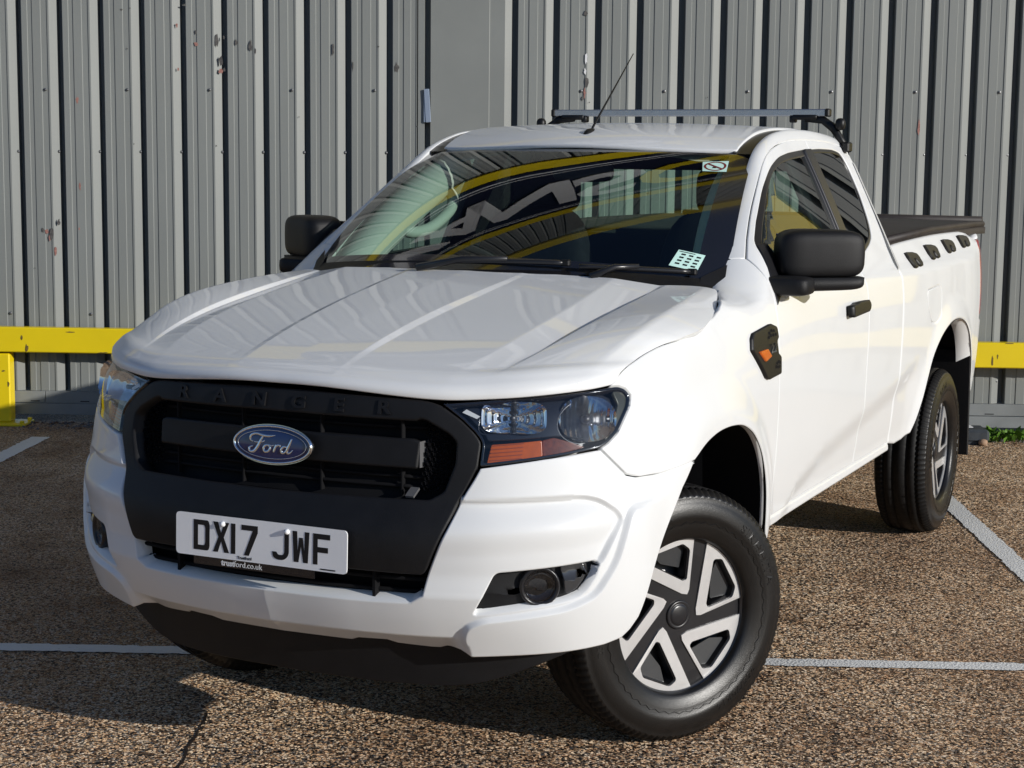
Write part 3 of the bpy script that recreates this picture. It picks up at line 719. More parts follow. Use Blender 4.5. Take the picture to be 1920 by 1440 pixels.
# --- guard rail
rail=empty('guard_rail',(*wall_xy(-3.03,-5.31),0),'yellow painted steel guard rail on posts along the foot of the grey wall','barrier')
def on_rail(o):
    o.parent=rail;o.matrix_parent_inverse=Matrix.Translation(Vector((*wall_xy(-3.03,-5.31),0))).inverted();return o
on_rail(wbox('rail_beam',-9,12,.438,.5915,.045,.13,M['yellow'],.006,tilt=-.003))
for a in(-7.83,-5.43,-3.032,-.63,1.77,4.17,6.57,8.97):
    on_rail(wbox('post',a-.052,a+.052,.012,.437,.03,.125,M['yellow'],.008))
    on_rail(wbox('foot_plate',a-.11,a+.16,.0,.014,-.0,.22,M['yellow'],.003))
    for q in(-.09,.14):
        for d in(.03,.19):
            mb=MB();mb.box(tuple(MW@Vector((a+q,.022,d))),(.012,.012,.009),0,Matrix.Rotation(WA,3,'Z'),.003);on_rail(mb.build('anchor_bolt',M['yellow']))
sc_=MB()
for a,z,w,h in((-2.87,.47,.02,.05),(-2.9,.535,.012,.03),(3.0,.47,.012,.06),(3.03,.5,.008,.03),(-2.6,.575,.05,.008),(-2.4,.452,.06,.007),(3.1,.58,.05,.006),(-2.99,.25,.012,.03),(-3.02,.33,.02,.012)):
    v,f=slab(blot(a,z,w,h),[],.0006);v[:,2]+=.1305 if z>.438 else .1255;sc_.add(xf(v,MW),f)
on_rail(sc_.build('paint_scrape',mat('rail_scrape',(.16,.11,.03),.7,0,0,.3,.4,80),kind='stuff'))
# --- black rubber sign foot by the wall
sb=empty('sign_foot',(*wall_xy(2.74,-5.10),0),'black rubber sign foot with a pale strip on top, on the ground behind the wheel','sign base')
def on_sb(o):o.parent=sb;o.matrix_parent_inverse=Matrix.Translation(Vector((*wall_xy(2.74,-5.10),0))).inverted();return o
mb=MB();mb.box((2.74,.052,.30),(.20,.040,.10),0,None,.018);mb.box((2.74,.012,.30),(.185,.012,.09),0,None,.004);mb.v=[tuple(p) for p in xf(mb.v,MW)];on_sb(mb.build('base_block',mat('sign_foot_rubber',(.035,.042,.05),.6,0,0,.4,.2,30),None,False))
mb=MB();mb.box((2.76,.0935,.27),(.10,.0015,.04),0,None,0);mb.v=[tuple(p) for p in xf(mb.v,MW)];on_sb(mb.build('pale_strip',M['sign_white']))
# --- weeds, litter and a stone at the foot of the wall
M['leaf']=mat('weed_leaf',(.095,.20,.02),.6,0,0,.3,.4,90)
M['dryleaf']=mat('dry_litter',(.16,.085,.045),.8,0,0,.2,.5,120)
def weed(a,d,n,h,lab):
    mb=MB();x,y=wall_xy(a,d)
    for _ in range(n):
        t=RNG.uniform(0,2*math.pi);L=h*RNG.uniform(.5,1.15);w=L*RNG.uniform(.18,.34);bx,by=x+RNG.normal(0,.05),y+RNG.normal(0,.03);dx,dy=math.cos(t),math.sin(t);sp=RNG.uniform(.25,.8)
        base=np.array([bx,by,0]);m1=base+np.array([dx*L*sp*.5,dy*L*sp*.5,L*.62]);tip=base+np.array([dx*L*sp,dy*L*sp,L*RNG.uniform(.6,1)]);s=np.array([-dy,dx,.2])*w
        b=len(mb.v);mb.add([base,m1+s,tip,m1-s,m1+np.array([0,0,.004])],[(0,1,4),(1,2,4),(2,3,4),(3,0,4)])
    return tag(mb.build('weed',M['leaf']),lab,'weed','weeds along the foot of the wall')
weed(2.99,-5.17,60,.085,'leafy green weed growing right beside the black rubber sign foot')
weed(3.12,-5.20,55,.075,'leafy green weed between two others at the wall foot, right of the sign foot')
weed(3.27,-5.24,40,.06,'leafy green weed at the far right edge of the picture below the grey wall')
st=MB();v,f=superbox((*wall_xy(2.90,-5.0),.018),(.035,.026,.02),.8,10,6);st.add(v,f);tag(st.build('stone',mat('tan_stone',(.34,.22,.14),.8),None,True),'small tan stone lying in front of the black rubber sign foot','stone')
gv=MB()
for _ in range(1500):
    a=RNG.uniform(-4.2,4.2);d=-5.38+abs(RNG.normal(0,.16));r=RNG.uniform(.004,.012);x,y=wall_xy(a,d)
    P=[(x+r*RNG.normal(0,.7),y+r*RNG.normal(0,.7),r*RNG.uniform(.6,1.6)) for _ in range(1)]+[(x+r*1.3*math.cos(k*1.571+r*900),y+r*1.1*math.sin(k*1.571+r*900),0.001) for k in range(4)]
    gv.add(P,[(0,1,2),(0,2,3),(0,3,4),(0,4,1)])
tag(gv.build('gravel',mat('loose_gravel',(.16,.145,.135),.85,0,0,.2,.5,150),kind='stuff'),'loose grey gravel and grit lying along the foot of the wall')
lf=MB()
for _ in range(260):
    a=RNG.uniform(-4,4.2);d=-5.36+abs(RNG.normal(0,.12));x,y=wall_xy(a,d);t=RNG.uniform(0,6.28);L=RNG.uniform(.012,.03);c,s=math.cos(t)*L,math.sin(t)*L
    lf.add([(x-c,y-s,.004),(x+s*.4,y-c*.4,.012),(x+c,y+s,.006),(x-s*.4,y+c*.4,.010)],[(0,1,2),(0,2,3)])
tag(lf.build('leaf_litter',M['dryleaf'],kind='stuff'),'dry brown leaf litter scattered along the wall foot')
# ------------------------------------------------------------------ the pickup
TR=empty('pickup_truck',(0,0,0),'white extended cab pickup with black grille and covered bed, parked before the grey wall','pickup truck')
sgn_side=1
# ---- front bumper
bump_r=[(1.265,.864),(1.20,.857),(1.112,.851),(1.02,.854),(.968,.866),(.920,.902),(.875,.936),(.72,.920),(.568,.900),(.553,.872),(.536,.844),(.521,.817),(.498,.749),(.456,.639),(.437,.580),(.405,.560),(.297,.557),(.10,.556)]
bump_b=[(.10,.417),(.163,.417),(.205,.417),(.230,.428),(.311,.431),(.335,.420),(.427,.412),(.450,.412),(.470,.420),(.505,.420),(.532,.405),(.679,.412),(.834,.420),(.90,.424),(.962,.434),(.992,.452),(1.024,.483),(1.066,.559),(1.128,.669),(1.153,.71),(1.206,.799)]
mir=lambda L:[(-s,z) for s,z in reversed(L)]
bump=bump_r+mir(bump_r)+[(-s,z) for s,z in reversed(bump_b)][0:0]
poly=bump_r+mir(bump_r)+[(-s,z) for s,z in bump_b[::-1]]+bump_b
poly=clean(poly)
def front(u,v):                                   # body surface valid for both signs of s
    u=np.asarray(u,float).ravel();v=np.asarray(v,float).ravel();P=body(np.abs(u),v);P[:,1]*=np.where(u<0,-1,1);return P
fog_open=fillet([(.556,.530),(.617,.638),(.885,.655),(.876,.622),(.835,.575),(.778,.560)],[.01,.012,.008,.03,.04,.02])
fogL=fog_open*np.array([-1,1])
def both(L):return [L,[(-a,b) for a,b in L]]
def _open(P,d):
    q=inset(ccw(P),d);q=[p for p in q if .3<p[0]<1.0 and p[1]>.40 and not(p[1]<.62 and d<.018 and P is RECESS)];i=int(np.argmax([np.hypot(*(np.array(q[k])-np.array(q[k-1]))) for k in range(len(q))]));return [tuple(p) for p in q[i:]+q[:i]]
lines=[]
for L in(*[_open(RECESS,d_) for d_ in(0,.004,.0085,.013,.017)],[(.50,.744),(.70,.754),(.925,.765)],
         *[_open(POD,d_) for d_ in(0,.005,.01,.015,.02)]):lines+=both(L)
panel('front_bumper',front,poly,M['paint'],TR,1,[fog_open,fogL],step=.0085,lines=lines,depth=.05,bev=.005,gap=.002,mirror=False,bstep=.007)
# fog lamp pockets
back=offs(body,-.045)
panel('fog_bezel',offs(body,-.032),inset(ccw(fog_open),-.012),M['grain_plastic'],TR,1,step=.02,depth=.0,bev=0,gap=0)
for P0 in(1,):
    c_=body([.722],[.598])[0];ax=Vector((.80,.56,-.02)).normalized()
    Mt=Matrix.Translation(Vector(c_)-ax*.036)@Vector((0,1,0)).rotation_difference(ax).to_matrix().to_4x4()
    mb=MB();mb.lathe([(.052,-.02),(.052,.012),(.047,.016),(.041,.010),(.038,-.006)],28,0,Mt);o=mb.build('fog_lamp',M['satin_black'],TR,True)
    k=MB();k.lathe([(0,-.004),(.02,-.003),(.037,.003),(.040,.008)],24,0,Mt);b_=k.build('reflector',M['gloss_black'],o,True)
    k=MB();k.lathe([(0,.012),(.02,.0115),(.041,.009)],24,0,Mt);l_=k.build('lens',M['lens'],o,True)
    o2=mirrored(o,TR)
    mirrored(b_,o2);mirrored(l_,o2)
    blade=panel('running_lamp',offs(body,-.016),fillet([(.790,.572),(.784,.646),(.856,.650),(.846,.612),(.820,.583)],.010),M['drl'],TR,1,step=.02,depth=.015,bev=.002,gap=0)
# ---- black air dam under the bumper
def dam(u,v):
    u=np.asarray(u,float).ravel();v=np.asarray(v,float).ravel();P=body(np.clip(np.abs(u),0,1.25),np.full(len(v),.42),False);P[:,0]-=.055+(.42-v)*.22;P[:,1]*=.965;P[:,2]=v
    P[:,1]*=np.where(u<0,-1,1);return P
dr=[(0,.305),(.30,.302),(.47,.303),(.54,.313),(.625,.338),(.75,.380),(.84,.408),(.87,.43),(.87,.47)]
panel('air_dam',dam,fillet([(-a,b) for a,b in reversed(dr)]+dr[1:],.03),M['grain_plastic'],TR,1,step=.04,depth=.02,bev=.004,gap=0,mirror=False)
# ---- grille
def front0(u,v):
    u=np.asarray(u,float).ravel();v=np.asarray(v,float).ravel();P=body(np.abs(u),v,False);P[:,1]*=np.where(u<0,-1,1);return P
def grille_s(u,v):
    P=front0(u,v);P[:,0]-=.006;return P
go_r=[(.10,1.071),(.30,1.065),(.39,1.062),(.42,1.058),(.447,1.050),(.506,1.014),(.543,.984),(.563,.961),(.560,.902),(.531,.842),(.516,.815),(.493,.748),(.452,.642),(.440,.632),(.10,.634)]
gin_r=[(.10,1.010),(.385,1.008),(.398,1.014),(.413,1.011),(.476,.979),(.497,.960),(.499,.908),(.475,.838),(.440,.818),(.395,.818),(.10,.815)]
outer=[(-a,b) for a,b in go_r]+list(reversed(go_r))
inner=fillet([(-a,b) for a,b in gin_r]+list(reversed(gin_r)),.008)
panel('grille_frame',grille_s,fillet(clean(outer),[.01]*len(clean(outer))),M['grain_plastic'],TR,1,[inner],step=.02,depth=.055,bev=.006,gap=.001,mirror=False,lines=[[(-.5,.74),(.5,.74)],[(-.53,.81),(.53,.81)]])
def gback(u,v):
    P=front0(u,v);P[:,0]-=.075;return P
panel('grille_backing',gback,[(-.56,.80),(.56,.80),(.56,1.03),(-.56,1.03)],M['dark'],TR,1,step=.08,depth=0,bev=0,gap=0,mirror=False)
def gbar(u,v):
    P=front0(u,v);P[:,0]-=.022;return P
panel('grille_bar',gbar,fillet([(-.392,.892),(.392,.888),(.396,.955),(.375,.962),(-.375,.962),(-.396,.955)],.006),M['grain_plastic'],TR,1,step=.03,depth=.03,bev=.006,gap=0,mirror=False)
# slim slats and uprights deep in the openings
for zc in(.838,.862,.985):
    mb=MB();pts=[(gback([s_],[zc])[0]+np.array([.03,0,0])) for s_ in np.linspace(-.40,.40,15)]
    mb.tube([p-np.array([.012,0,0]) for p in pts],.005,6);mb.build('slat',M['dark'],TR,True)
for s_ in(-.34,-.12,.12,.345):
    mb=MB();p0=gback([s_],[.815])[0];mb.box((p0[0]+.012,p0[1],.912),(.008,.002,.10));mb.build('upright',M['dark'],TR)
# honeycomb side panels of the opening
for sg in(-1,1):
    mb=MB()
    for i in range(7):
        for j in range(15):
            s_=.405+.014*i+(.007 if j%2 else 0);z_=.825+.0122*j
            if _poly_sd(inset(ccw(inner),.010),np.array([s_]),np.array([z_]))[0]<0:
                p=gback([s_*sg],[z_])[0]+np.array([.035,0,0]);n_=body([abs(s_)],[z_])
                ring=[(p[0]+.0,p[1]+.0062*math.cos(k*math.pi/3+.52),p[2]+.0062*math.sin(k*math.pi/3+.52)) for k in range(6)];rin=[(p[0]-.008,p[1]+.0052*math.cos(k*math.pi/3+.52),p[2]+.0052*math.sin(k*math.pi/3+.52)) for k in range(6)]
                mb.add(ring+rin,[(k,(k+1)%6,6+(k+1)%6,6+k) for k in range(6)])
    mb.build('honeycomb',M['satin_black'],TR,kind='stuff')
# nearside end of the bar: sunlight painted in as paler grey plates
cap_m=mat('sunlit_end_grey',(.16,.16,.165),.35,.3)
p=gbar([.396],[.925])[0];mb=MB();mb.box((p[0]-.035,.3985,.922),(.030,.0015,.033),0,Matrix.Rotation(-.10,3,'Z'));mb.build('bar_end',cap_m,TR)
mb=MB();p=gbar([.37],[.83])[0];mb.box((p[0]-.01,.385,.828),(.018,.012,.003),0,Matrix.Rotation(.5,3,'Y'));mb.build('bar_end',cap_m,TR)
# lower intake
def lback(u,v):
    P=front0(u,np.maximum(v,.56));P[:,0]-=.10;P[:,2]=v;return P
panel('intake_backing',lback,[(-.50,.50),(.50,.50),(.50,.66),(-.50,.66)],M['dark'],TR,1,step=.06,depth=0,bev=0,gap=0,mirror=False)
for zc in(.578,.612):
    mb=MB();mb.tube([(lback([s_],[zc])[0]+np.array([.05,0,0])) for s_ in np.linspace(-.44,.44,15)],.006,6);mb.build('slat',M['dark'],TR,True)
for s_ in(-.30,.30):
    mb=MB();p0=lback([s_],[.60])[0];mb.box((p0[0]+.055,p0[1],.597),(.012,.004,.045));mb.build('upright',M['dark'],TR)
# raised letters along the top bar
for ch,y in zip('RANGER',(-.308,-.180,-.055,.065,.183,.305)):
    v,f=text_polys(ch,.048,.0035,bold=.0012);v[:,0]*=1.25
    xx=grille_s([abs(y)*1.01],[1.043])[0][0]
    sl_=-(front([abs(y)+.03],[1.043])[0][0]-front([max(0,abs(y)-.03)],[1.043])[0][0])/.06*(1 if y>0 else -1)
    Mx=frame((xx+.0035,y,1.037),(-sl_,1,0),(-.28,0,1))
    mesh_obj('raised_letter',xf(v,Mx),f,M['grain_plastic'],TR,False)
# badge
MBd=frame((.862,0,.925),(0,1,0),(-.12,0,1))
def ell(a,b,n=48):return [(a*math.cos(2*math.pi*k/n),b*math.sin(2*math.pi*k/n)) for k in range(n)]
def dome(a,b,h,z,n=56,r=5,e=2.2):
    v=[(0,0,z+h)];f=[]
    for j in range(1,r+1):
        t=j/r
        for k in range(n):
            q=2*math.pi*k/n;v.append((a*t*math.cos(q),b*t*math.sin(q),z+h*(1-t**e)))
    for k in range(n):f.append((0,1+k,1+(k+1)%n))
    for j in range(r-1):
        for k in range(n):f.append((1+j*n+k,1+(j+1)*n+k,1+(j+1)*n+(k+1)%n,1+j*n+(k+1)%n))
    return v,f
mb=MB();v,f=slab(ell(.121,.052),[],.006);mb.add(xf(v,MBd),f)
bz=mb.build('badge',M['chrome'],TR)
ring=MB()
prof=[(1.0,.0),(.985,.010),(.95,.012),(.935,.008)]
v=[];f=[]
for t,h in prof:
    for k in range(64):
        q=2*math.pi*k/64;o_=.121*(1-t);v.append(((.121-o_)*math.cos(q),(.052-o_)*math.sin(q),h))
for i in range(3):
    for k in range(64):f.append((i*64+k,i*64+(k+1)%64,(i+1)*64+(k+1)%64,(i+1)*64+k))
mesh_obj('rim',xf(v,MBd),f,M['chrome'],bz)
v,f=dome(.1135,.0445,.004,.007);mesh_obj('field',xf(v,MBd),f,M['blue'],bz)
pin=MB();pin.tube([(.1035*math.cos(t),.0365*math.sin(t),.0092) for t in np.linspace(0,2*math.pi,65)],.0010,6,cap=False);pin.v=[tuple(p) for p in xf(pin.v,MBd)];pin.build('pinstripe',M['chrome'],bz,True)
# script lettering, drawn as pen strokes
strokes=[([(-.062,.004),(-.070,.010),(-.066,.021),(-.050,.0255),(-.030,.022),(-.012,.0215),(.006,.0245)],[.0012,.0022,.0026,.0026,.0030,.0028,.0008]),
 ([(-.030,.022),(-.038,.008),(-.046,-.008),(-.056,-.020),(-.068,-.0215),(-.072,-.013),(-.062,-.007)],[.0018,.0028,.0034,.0034,.0026,.0022,.0012]),
 ([(-.058,.0035),(-.044,.0035),(-.030,.006),(-.026,.010)],[.001,.0016,.0016,.001]),
 ([(-.012,-.002),(-.022,-.003),(-.028,-.011),(-.024,-.019),(-.014,-.018),(-.008,-.010),(-.012,-.002),(-.004,-.003),(.004,-.001)],[.0018,.0026,.0028,.0026,.0026,.0026,.0018,.0014,.001]),
 ([(.010,.001),(.007,-.008),(.003,-.019)],[.002,.0026,.0022]),([(.005,-.010),(.014,-.001),(.021,-.0005),(.022,-.005)],[.001,.002,.0024,.0014]),
 ([(.043,-.003),(.033,-.003),(.026,-.011),(.028,-.0185),(.037,-.017),(.044,-.008)],[.0018,.0026,.0028,.0026,.0022,.0018]),
 ([(.056,.019),(.050,.004),(.044,-.010),(.045,-.018),(.053,-.017),(.060,-.010)],[.0016,.0028,.0030,.0026,.0018,.001])]
for pts,rr in strokes:
    c=curve(pts,6);k=np.interp(np.linspace(0,1,len(c)),np.linspace(0,1,len(rr)),rr)
    mb=MB();mb.tube([(x+.004,y,.0104) for x,y in c],list(k*1.35),8);mb.v=[tuple(p) for p in xf([(x,y,.0104+(z-.0104)*.55) for x,y,z in mb.v],MBd)]
    mb.build('script_stroke',M['chrome'],bz,True)
# ---- number plate
MP=frame((.930,0,.6263),(0,1,0),(-.03,0,1))
r_=.012
v,f=slab(fillet([(-.26,0),(.26,0),(.26,.111),(-.26,.111)],r_),[],.0035);npl=mesh_obj('number_plate',xf(v,MP),f,M['plate'],TR,False)
def glyph(ch):
    s=.0135;w,h=.050,.079
    if ch=='D':return [fillet([(0,0),(w-.004,0),(w,.010),(w,h-.010),(w-.004,h),(0,h)],[0,.014,.01,.01,.014,0])],[fillet([(s,s*.95),(w-s-.003,s*.95),(w-s,.02),(w-s,h-.02),(w-s-.003,h-s*.95),(s,h-s*.95)],[0,.008,.006,.006,.008,0])]
    if ch=='X':return [[(0,0),(s*1.12,0),(w/2,h*.36),(w-s*1.12,0),(w,0),(w/2+s*.62,h*.5),(w,h),(w-s*1.12,h),(w/2,h*.64),(s*1.12,h),(0,h),(w/2-s*.62,h*.5)]],[]
    if ch=='1':return [[(w/2-s/2,0),(w/2+s/2,0),(w/2+s/2,h),(w/2-s/2,h)]],[]
    if ch=='7':return [[(.008,0),(.023,0),(w,h-s*1.3),(w,h),(0,h),(0,h-s),(w-s*1.15,h-s)]],[]
    if ch=='J':return [fillet([(0,.020),(.002,.006),(.014,0),(w-.014,0),(w,.014),(w,h),(w-s,h),(w-s,.020),(w-s-.004,s*.95),(s+.004,s*.95),(s-.001,.020)],[0,.012,.012,.016,.016,0,0,.008,.006,.006,0])],[]
    if ch=='W':return [[(.004,0),(.018,0),(w/2,h*.52),(w-.018,0),(w-.004,0),(w,h),(w-s,h),(w-s-.0015,h*.34),(w/2+.0055,h*.80),(w/2-.0055,h*.80),(s+.0015,h*.34),(s,h),(0,h)]],[]
    if ch=='F':return [[(0,0),(s,0),(s,h*.40),(w*.88,h*.40),(w*.88,h*.40+s),(s,h*.40+s),(s,h-s),(w,h-s),(w,h),(0,h)]],[]
x=-.204
for ch,w_ in(('D',.061),('X',.0555),('1',.0375),('7',.094),('J',.061),('W',.061),('F',.061)):
    o_,h_=glyph(ch);x0=x-.018 if ch=='1' else x
    v,f=slab(o_[0],h_,.0006);v=v+np.array([x0,.0165,.0036]);mesh_obj('plate_letter',xf(v,MP),f,M['ink'],npl,False)
    x+=w_ if ch!='1' else .0325
for xx in(-.112,.084):
    mb=MB();mb.lathe([(0,.0085),(.0035,.008),(.006,.0055),(.0072,.002),(.0072,0)],14,0,MP@Matrix.Translation((xx,.091,.0036))@Matrix.Rotation(math.pi/2,4,'X'));mb.build('plate_screw',M['plate'],npl,True)
def label_text(t,size,org,m,par,name,bold=0,Mx=None,ext=.0003,sp=1):
    v,f=text_polys(t,size,ext,bold=bold,spacing=sp);v=v+np.array(org);return mesh_obj(name,xf(v,Mx or MP),f,m,par,False)
label_text('TrustFord Sutton'[:9],.0105,(-.045,.0085,.0042),M['ink'],npl,'maker_print',.0002)
mb=MB();mb.box((.205,.006,.0039),(.022,.0016,.0003));mb.v=[tuple(p) for p in xf(mb.v,MP)];mb.build('maker_print',M['ink'],npl)
v,f=slab(fillet([(-.205,-.022),(.165,-.022),(.165,.004),(-.205,.004)],.003),[],.0015);hold=mesh_obj('plate_holder',xf(v,MP),f,M['gloss_black'],npl,False)
label_text('trust',.021,(-.098,-.011,.0020),M['white_ink'],npl,'holder_print',.0007)
label_text('ford.co.uk',.021,(-.036,-.011,.0020),M['white_ink'],npl,'holder_print',.0)
# ---- headlamps
hl=[(.45,1.055),(.56,1.064),(.678,1.0735),(.80,1.081),(.899,1.0865),(.929,1.0875),(.957,1.079),(.977,1.062),(.972,1.036),(.951,1.006),(.930,.973),(.899,.949),(.872,.938),(.72,.920),(.566,.903),(.568,.961),(.547,.984),(.508,1.016)]
hlp=fillet(hl,[.004,0,0,0,.01,.02,.02,.02,.02,.02,.02,.02,.01,0,.004,.02,.01,0])
hh=panel('headlamp',offs(body,-.075),inset(ccw(hlp),-.004),M['satin_black'],TR,1,step=.03,depth=0,bev=0,gap=0)
ll=[]
for o,ms in zip(hh,(1,-1)):
    pass
wall_l=panel('headlamp_rim',offs(body,-.004),hlp,M['gloss_black'],TR,1,[inset(ccw(hlp),.009)],step=.02,depth=.07,bev=.002,gap=.0015)
def hl_part(name,S,poly,m,**k):
    os_=panel(name,S,poly,m,None,1,**k)
    for o,p in zip(os_,hh):o.parent=p
    return os_
hl_part('lens',offs(body,-.003),hlp,M['lens'],step=.03,depth=.0,bev=.0,gap=.003)
# chrome inner bowl: a ribbed box reflector
def bowl(cs,cz,rs,rz,dep,name,m,n=26,sq=2.0,ribs=0):
    for sg in(1,-1):
        v=[];f=[];R_=14
        c0,nn=surf_frame(body,np.array([cs]),np.array([cz]),1)
        ax=Vector(nn[0]).lerp(Vector((1,.18,0)),.45).normalized();cen=Vector(c0[0])-ax*.016
        xd=Vector((0,0,1)).cross(ax).normalized();yd=ax.cross(xd)
        for j in range(R_+1):
            t=j/R_
            for k in range(n):
                q=2*math.pi*k/n;cx,cy=math.cos(q),math.sin(q);cx=math.copysign(abs(cx)**(2/sq),cx);cy=math.copysign(abs(cy)**(2/sq),cy)
                w_=(1+ (.05*math.cos(ribs*q) if ribs else 0)*t)
                p=cen+xd*(rs*t*cx*w_)+yd*(rz*t*cy*w_)-ax*(dep*(1-t**1.7)+(.0022*math.cos(rs*t*cx*700) if ribs else .0016*math.cos(rs*t*cx*420)*t))
                v.append((p.x,p.y*sg,p.z))
        for j in range(R_):
            for k in range(n):
                q=(j*n+k,j*n+(k+1)%n,(j+1)*n+(k+1)%n,(j+1)*n+k);f.append(q if sg>0 else tuple(reversed(q)))
        o=mesh_obj(name,v,f,m,hh[0 if sg>0 else 1],True)
        mb=MB();bp_=cen-ax*dep*.9;tip=cen-ax*dep*.30
        mb.tube([(bp_.x,bp_.y*sg,bp_.z),(tip.x,tip.y*sg,tip.z)],[rz*.20,rz*.16],12);mb.build('bulb',M['steel'],hh[0 if sg>0 else 1],True)
bowl(.632,1.022,.082,.040,.052,'reflector',M['chrome'],72,4.0,1)
bowl(.826,1.013,.074,.058,.055,'reflector',M['chrome'],72,2.2,0)
grey_in=mat('lamp_inner_grey',(.022,.024,.030),.25,.2,.5)
hl_part('inner_bezel',offs(body,-.030),fillet([(.50,1.048),(.67,1.066),(.885,1.080),(.94,1.06),(.93,1.01),(.86,.958),(.76,.975),(.58,.968),(.572,.985),(.53,1.02)],.01),grey_in,holes=[fillet([(.552,.986),(.708,.990),(.710,1.060),(.556,1.054)],.02),[(.826+.074*math.cos(t),1.013+.057*math.sin(t)) for t in np.linspace(0,2*math.pi,28)[:-1]]],step=.02,depth=.02,bev=.003,gap=0)
hl_part('indicator',offs(body,-.024),fillet([(.724,.927),(.717,.966),(.745,.972),(.80,.956),(.838,.944),(.77,.932)],.004),mat('amber_smoked',(.15,.030,.004),.2,0,.8,.5,.3,80),step=.02,depth=.02,bev=.002,gap=0)
hl_part('indicator',offs(body,-.020),fillet([(.584,.910),(.592,.958),(.66,.962),(.715,.966),(.722,.927)],.004),M['amber'],step=.02,depth=.02,bev=.002,gap=0)
for k in range(5):
    z=.918+.009*k
    hl_part('prism_rib',offs(body,-.0185),[(.592,z),(.672,z+.005),(.672,z+.0075),(.592,z+.0025)],mat('amber_dark',(.30,.055,.006),.3,0,.5),step=.03,depth=.0015,bev=0,gap=0)
hl_part('side_bezel',offs(body,-.012),fillet([(.915,1.078),(.952,1.074),(.970,1.058),(.966,1.038),(.946,1.008),(.925,.978),(.893,.957),(.905,.975),(.925,1.01),(.935,1.045)],.006),mat('lamp_olive',(.10,.10,.075),.25,.3,.3),step=.02,depth=.01,bev=.002,gap=0)
hl_part('sticker',offs(body,-.010),[(.505,1.035),(.545,1.020),(.553,1.026),(.515,1.043)],M['white_ink'],step=.02,depth=0,bev=0,gap=0)
# ---- front wings
gapx=[(2.083,1.374),(2.068,1.30),(2.058,1.20),(2.052,1.10),(2.050,.95),(2.047,.75),(2.040,.60),(2.030,.52)]
archF=[(1.985,.49),(1.955,.53),(1.93,.595),(1.905,.66),(1.868,.73),(1.815,.80),(1.735,.86),(1.640,.898),(1.545,.913),(1.450,.914),(1.37,.903),(1.315,.887),(1.262,.864)]
archc=curve(archF,4)
xs_=np.linspace(-.27,-.585,9);RXa,RZa,RYa=np.array(RX),np.array(RZ),np.array(RY)
ztop=lambda x:pchip_eval(RXa,RZ,np.asarray(x,float))
topedge=[(1.45-x,float(ztop([x])[0])+.070) for x in xs_]
shut=[(.899,1.0885),(.907,1.107),(.935,1.127),(1.085,1.160),(1.177,1.171),(1.300,1.184),(1.428,1.1975),(1.555,1.214),(1.640,1.2285),(1.690,1.244)]
def nearest(S,Q,u0,u1,v0,v1):
    gu,gv=np.meshgrid(np.linspace(u0,u1,170),np.linspace(v0,v1,110),indexing='ij');gu=gu.ravel();gv=gv.ravel();G=S(gu,gv);out=[]
    for p in Q:
        k=int(np.argmin(((G-p)**2).sum(1)));a,b=gu[k],gv[k];w=(u1-u0)/169
        for _ in range(4):
            la,lb=np.meshgrid(np.linspace(a-w,a+w,9),np.linspace(b-w,b+w,9),indexing='ij');la=la.ravel();lb=lb.ravel();H=S(la,lb);k=int(np.argmin(((H-p)**2).sum(1)));a,b=la[k],lb[k];w*=.3
        out.append((a,b))
    return out
ue=np.concatenate([np.linspace(.004,.3,10),np.linspace(.35,1.157,20)])
shut=nearest(side,bonnet(ue,np.full(len(ue),.868)),.86,2.0,1.05,1.40)
shut=[(.899,1.0885)]+[p for p in shut if p[1]>1.093]
xs_=[x for x in np.linspace(-.40,-.585,7) if 1.45-x>shut[-1][0]+.015]
topedge=[(1.45-x,float(ztop([x])[0])+.070) for x in xs_]
wing=list(shut)+topedge+[(2.083,1.374)]+list(curve(gapx,3))[1:]+list(archc)+[(1.20,.8585),(1.112,.8525),(1.02,.8555),(.968,.868),(.920,.904),(.875,.938),(.899,.949),(.930,.973),(.951,1.006),(.972,1.036),(.977,1.062),(.957,1.079),(.929,1.0875)]
panel('front_wing',side,clean(wing),M['paint'],TR,1,step=.02,depth=.022,bev=.003,gap=.0012,bstep=.014)
# wheel arch liners
def liner(pts,name,S=body,dep=.40):
    for sg in(1,-1):
        P=S(pts[:,0],pts[:,1]);v=[];f=[];n=len(P)
        for d,sc in((.004,1.0),(.05,1.02),(.2,1.06),(dep,1.06)):
            cx=P[:,0].mean();
            for p in P:v.append((cx+(p[0]-cx)*sc,(p[1]-d)*sg,.4+(p[2]-.4)*sc))
        for i in range(3):
            for k in range(n-1):
                q=(i*n+k,i*n+k+1,(i+1)*n+k+1,(i+1)*n+k);f.append(q)
        f.append(tuple(3*n+k for k in range(n)))
        mesh_obj(name,v,f,M['dark'],TR,True)
bumpF=np.array([(1.262,.864),(1.206,.799),(1.153,.71),(1.128,.669),(1.066,.559),(1.024,.483)])
liner(np.vstack([archc,bumpF[1:]]),'arch_liner',side)
# ---- bonnet
hp=[(0,0)]
def bon(u,v):
    u=np.asarray(u,float).ravel();v=np.asarray(v,float).ravel();P=bonnet(u,np.abs(v));P[:,1]*=np.where(v<0,-1,1);return P
lipgap=.004
bpoly=[(lipgap,-.868),(lipgap,.868),(1.157,.868),(1.157,-.868)]
bl=[[(.05,c*q),(1.145,c*q)] for c in(.166,.17,.176,.1825,.189,.195,.20,.463,.47,.477,.593,.60,.604,.608,.612,.616,.622,.755,.765,.775) for q in(1,-1)]
panel('bonnet',bon,fillet(bpoly,[.0,.0,.03,.03]),M['paint'],TR,-1,step=.018,lines=bl,depth=.02,bev=.003,gap=.0008,mirror=False,bstep=.012)
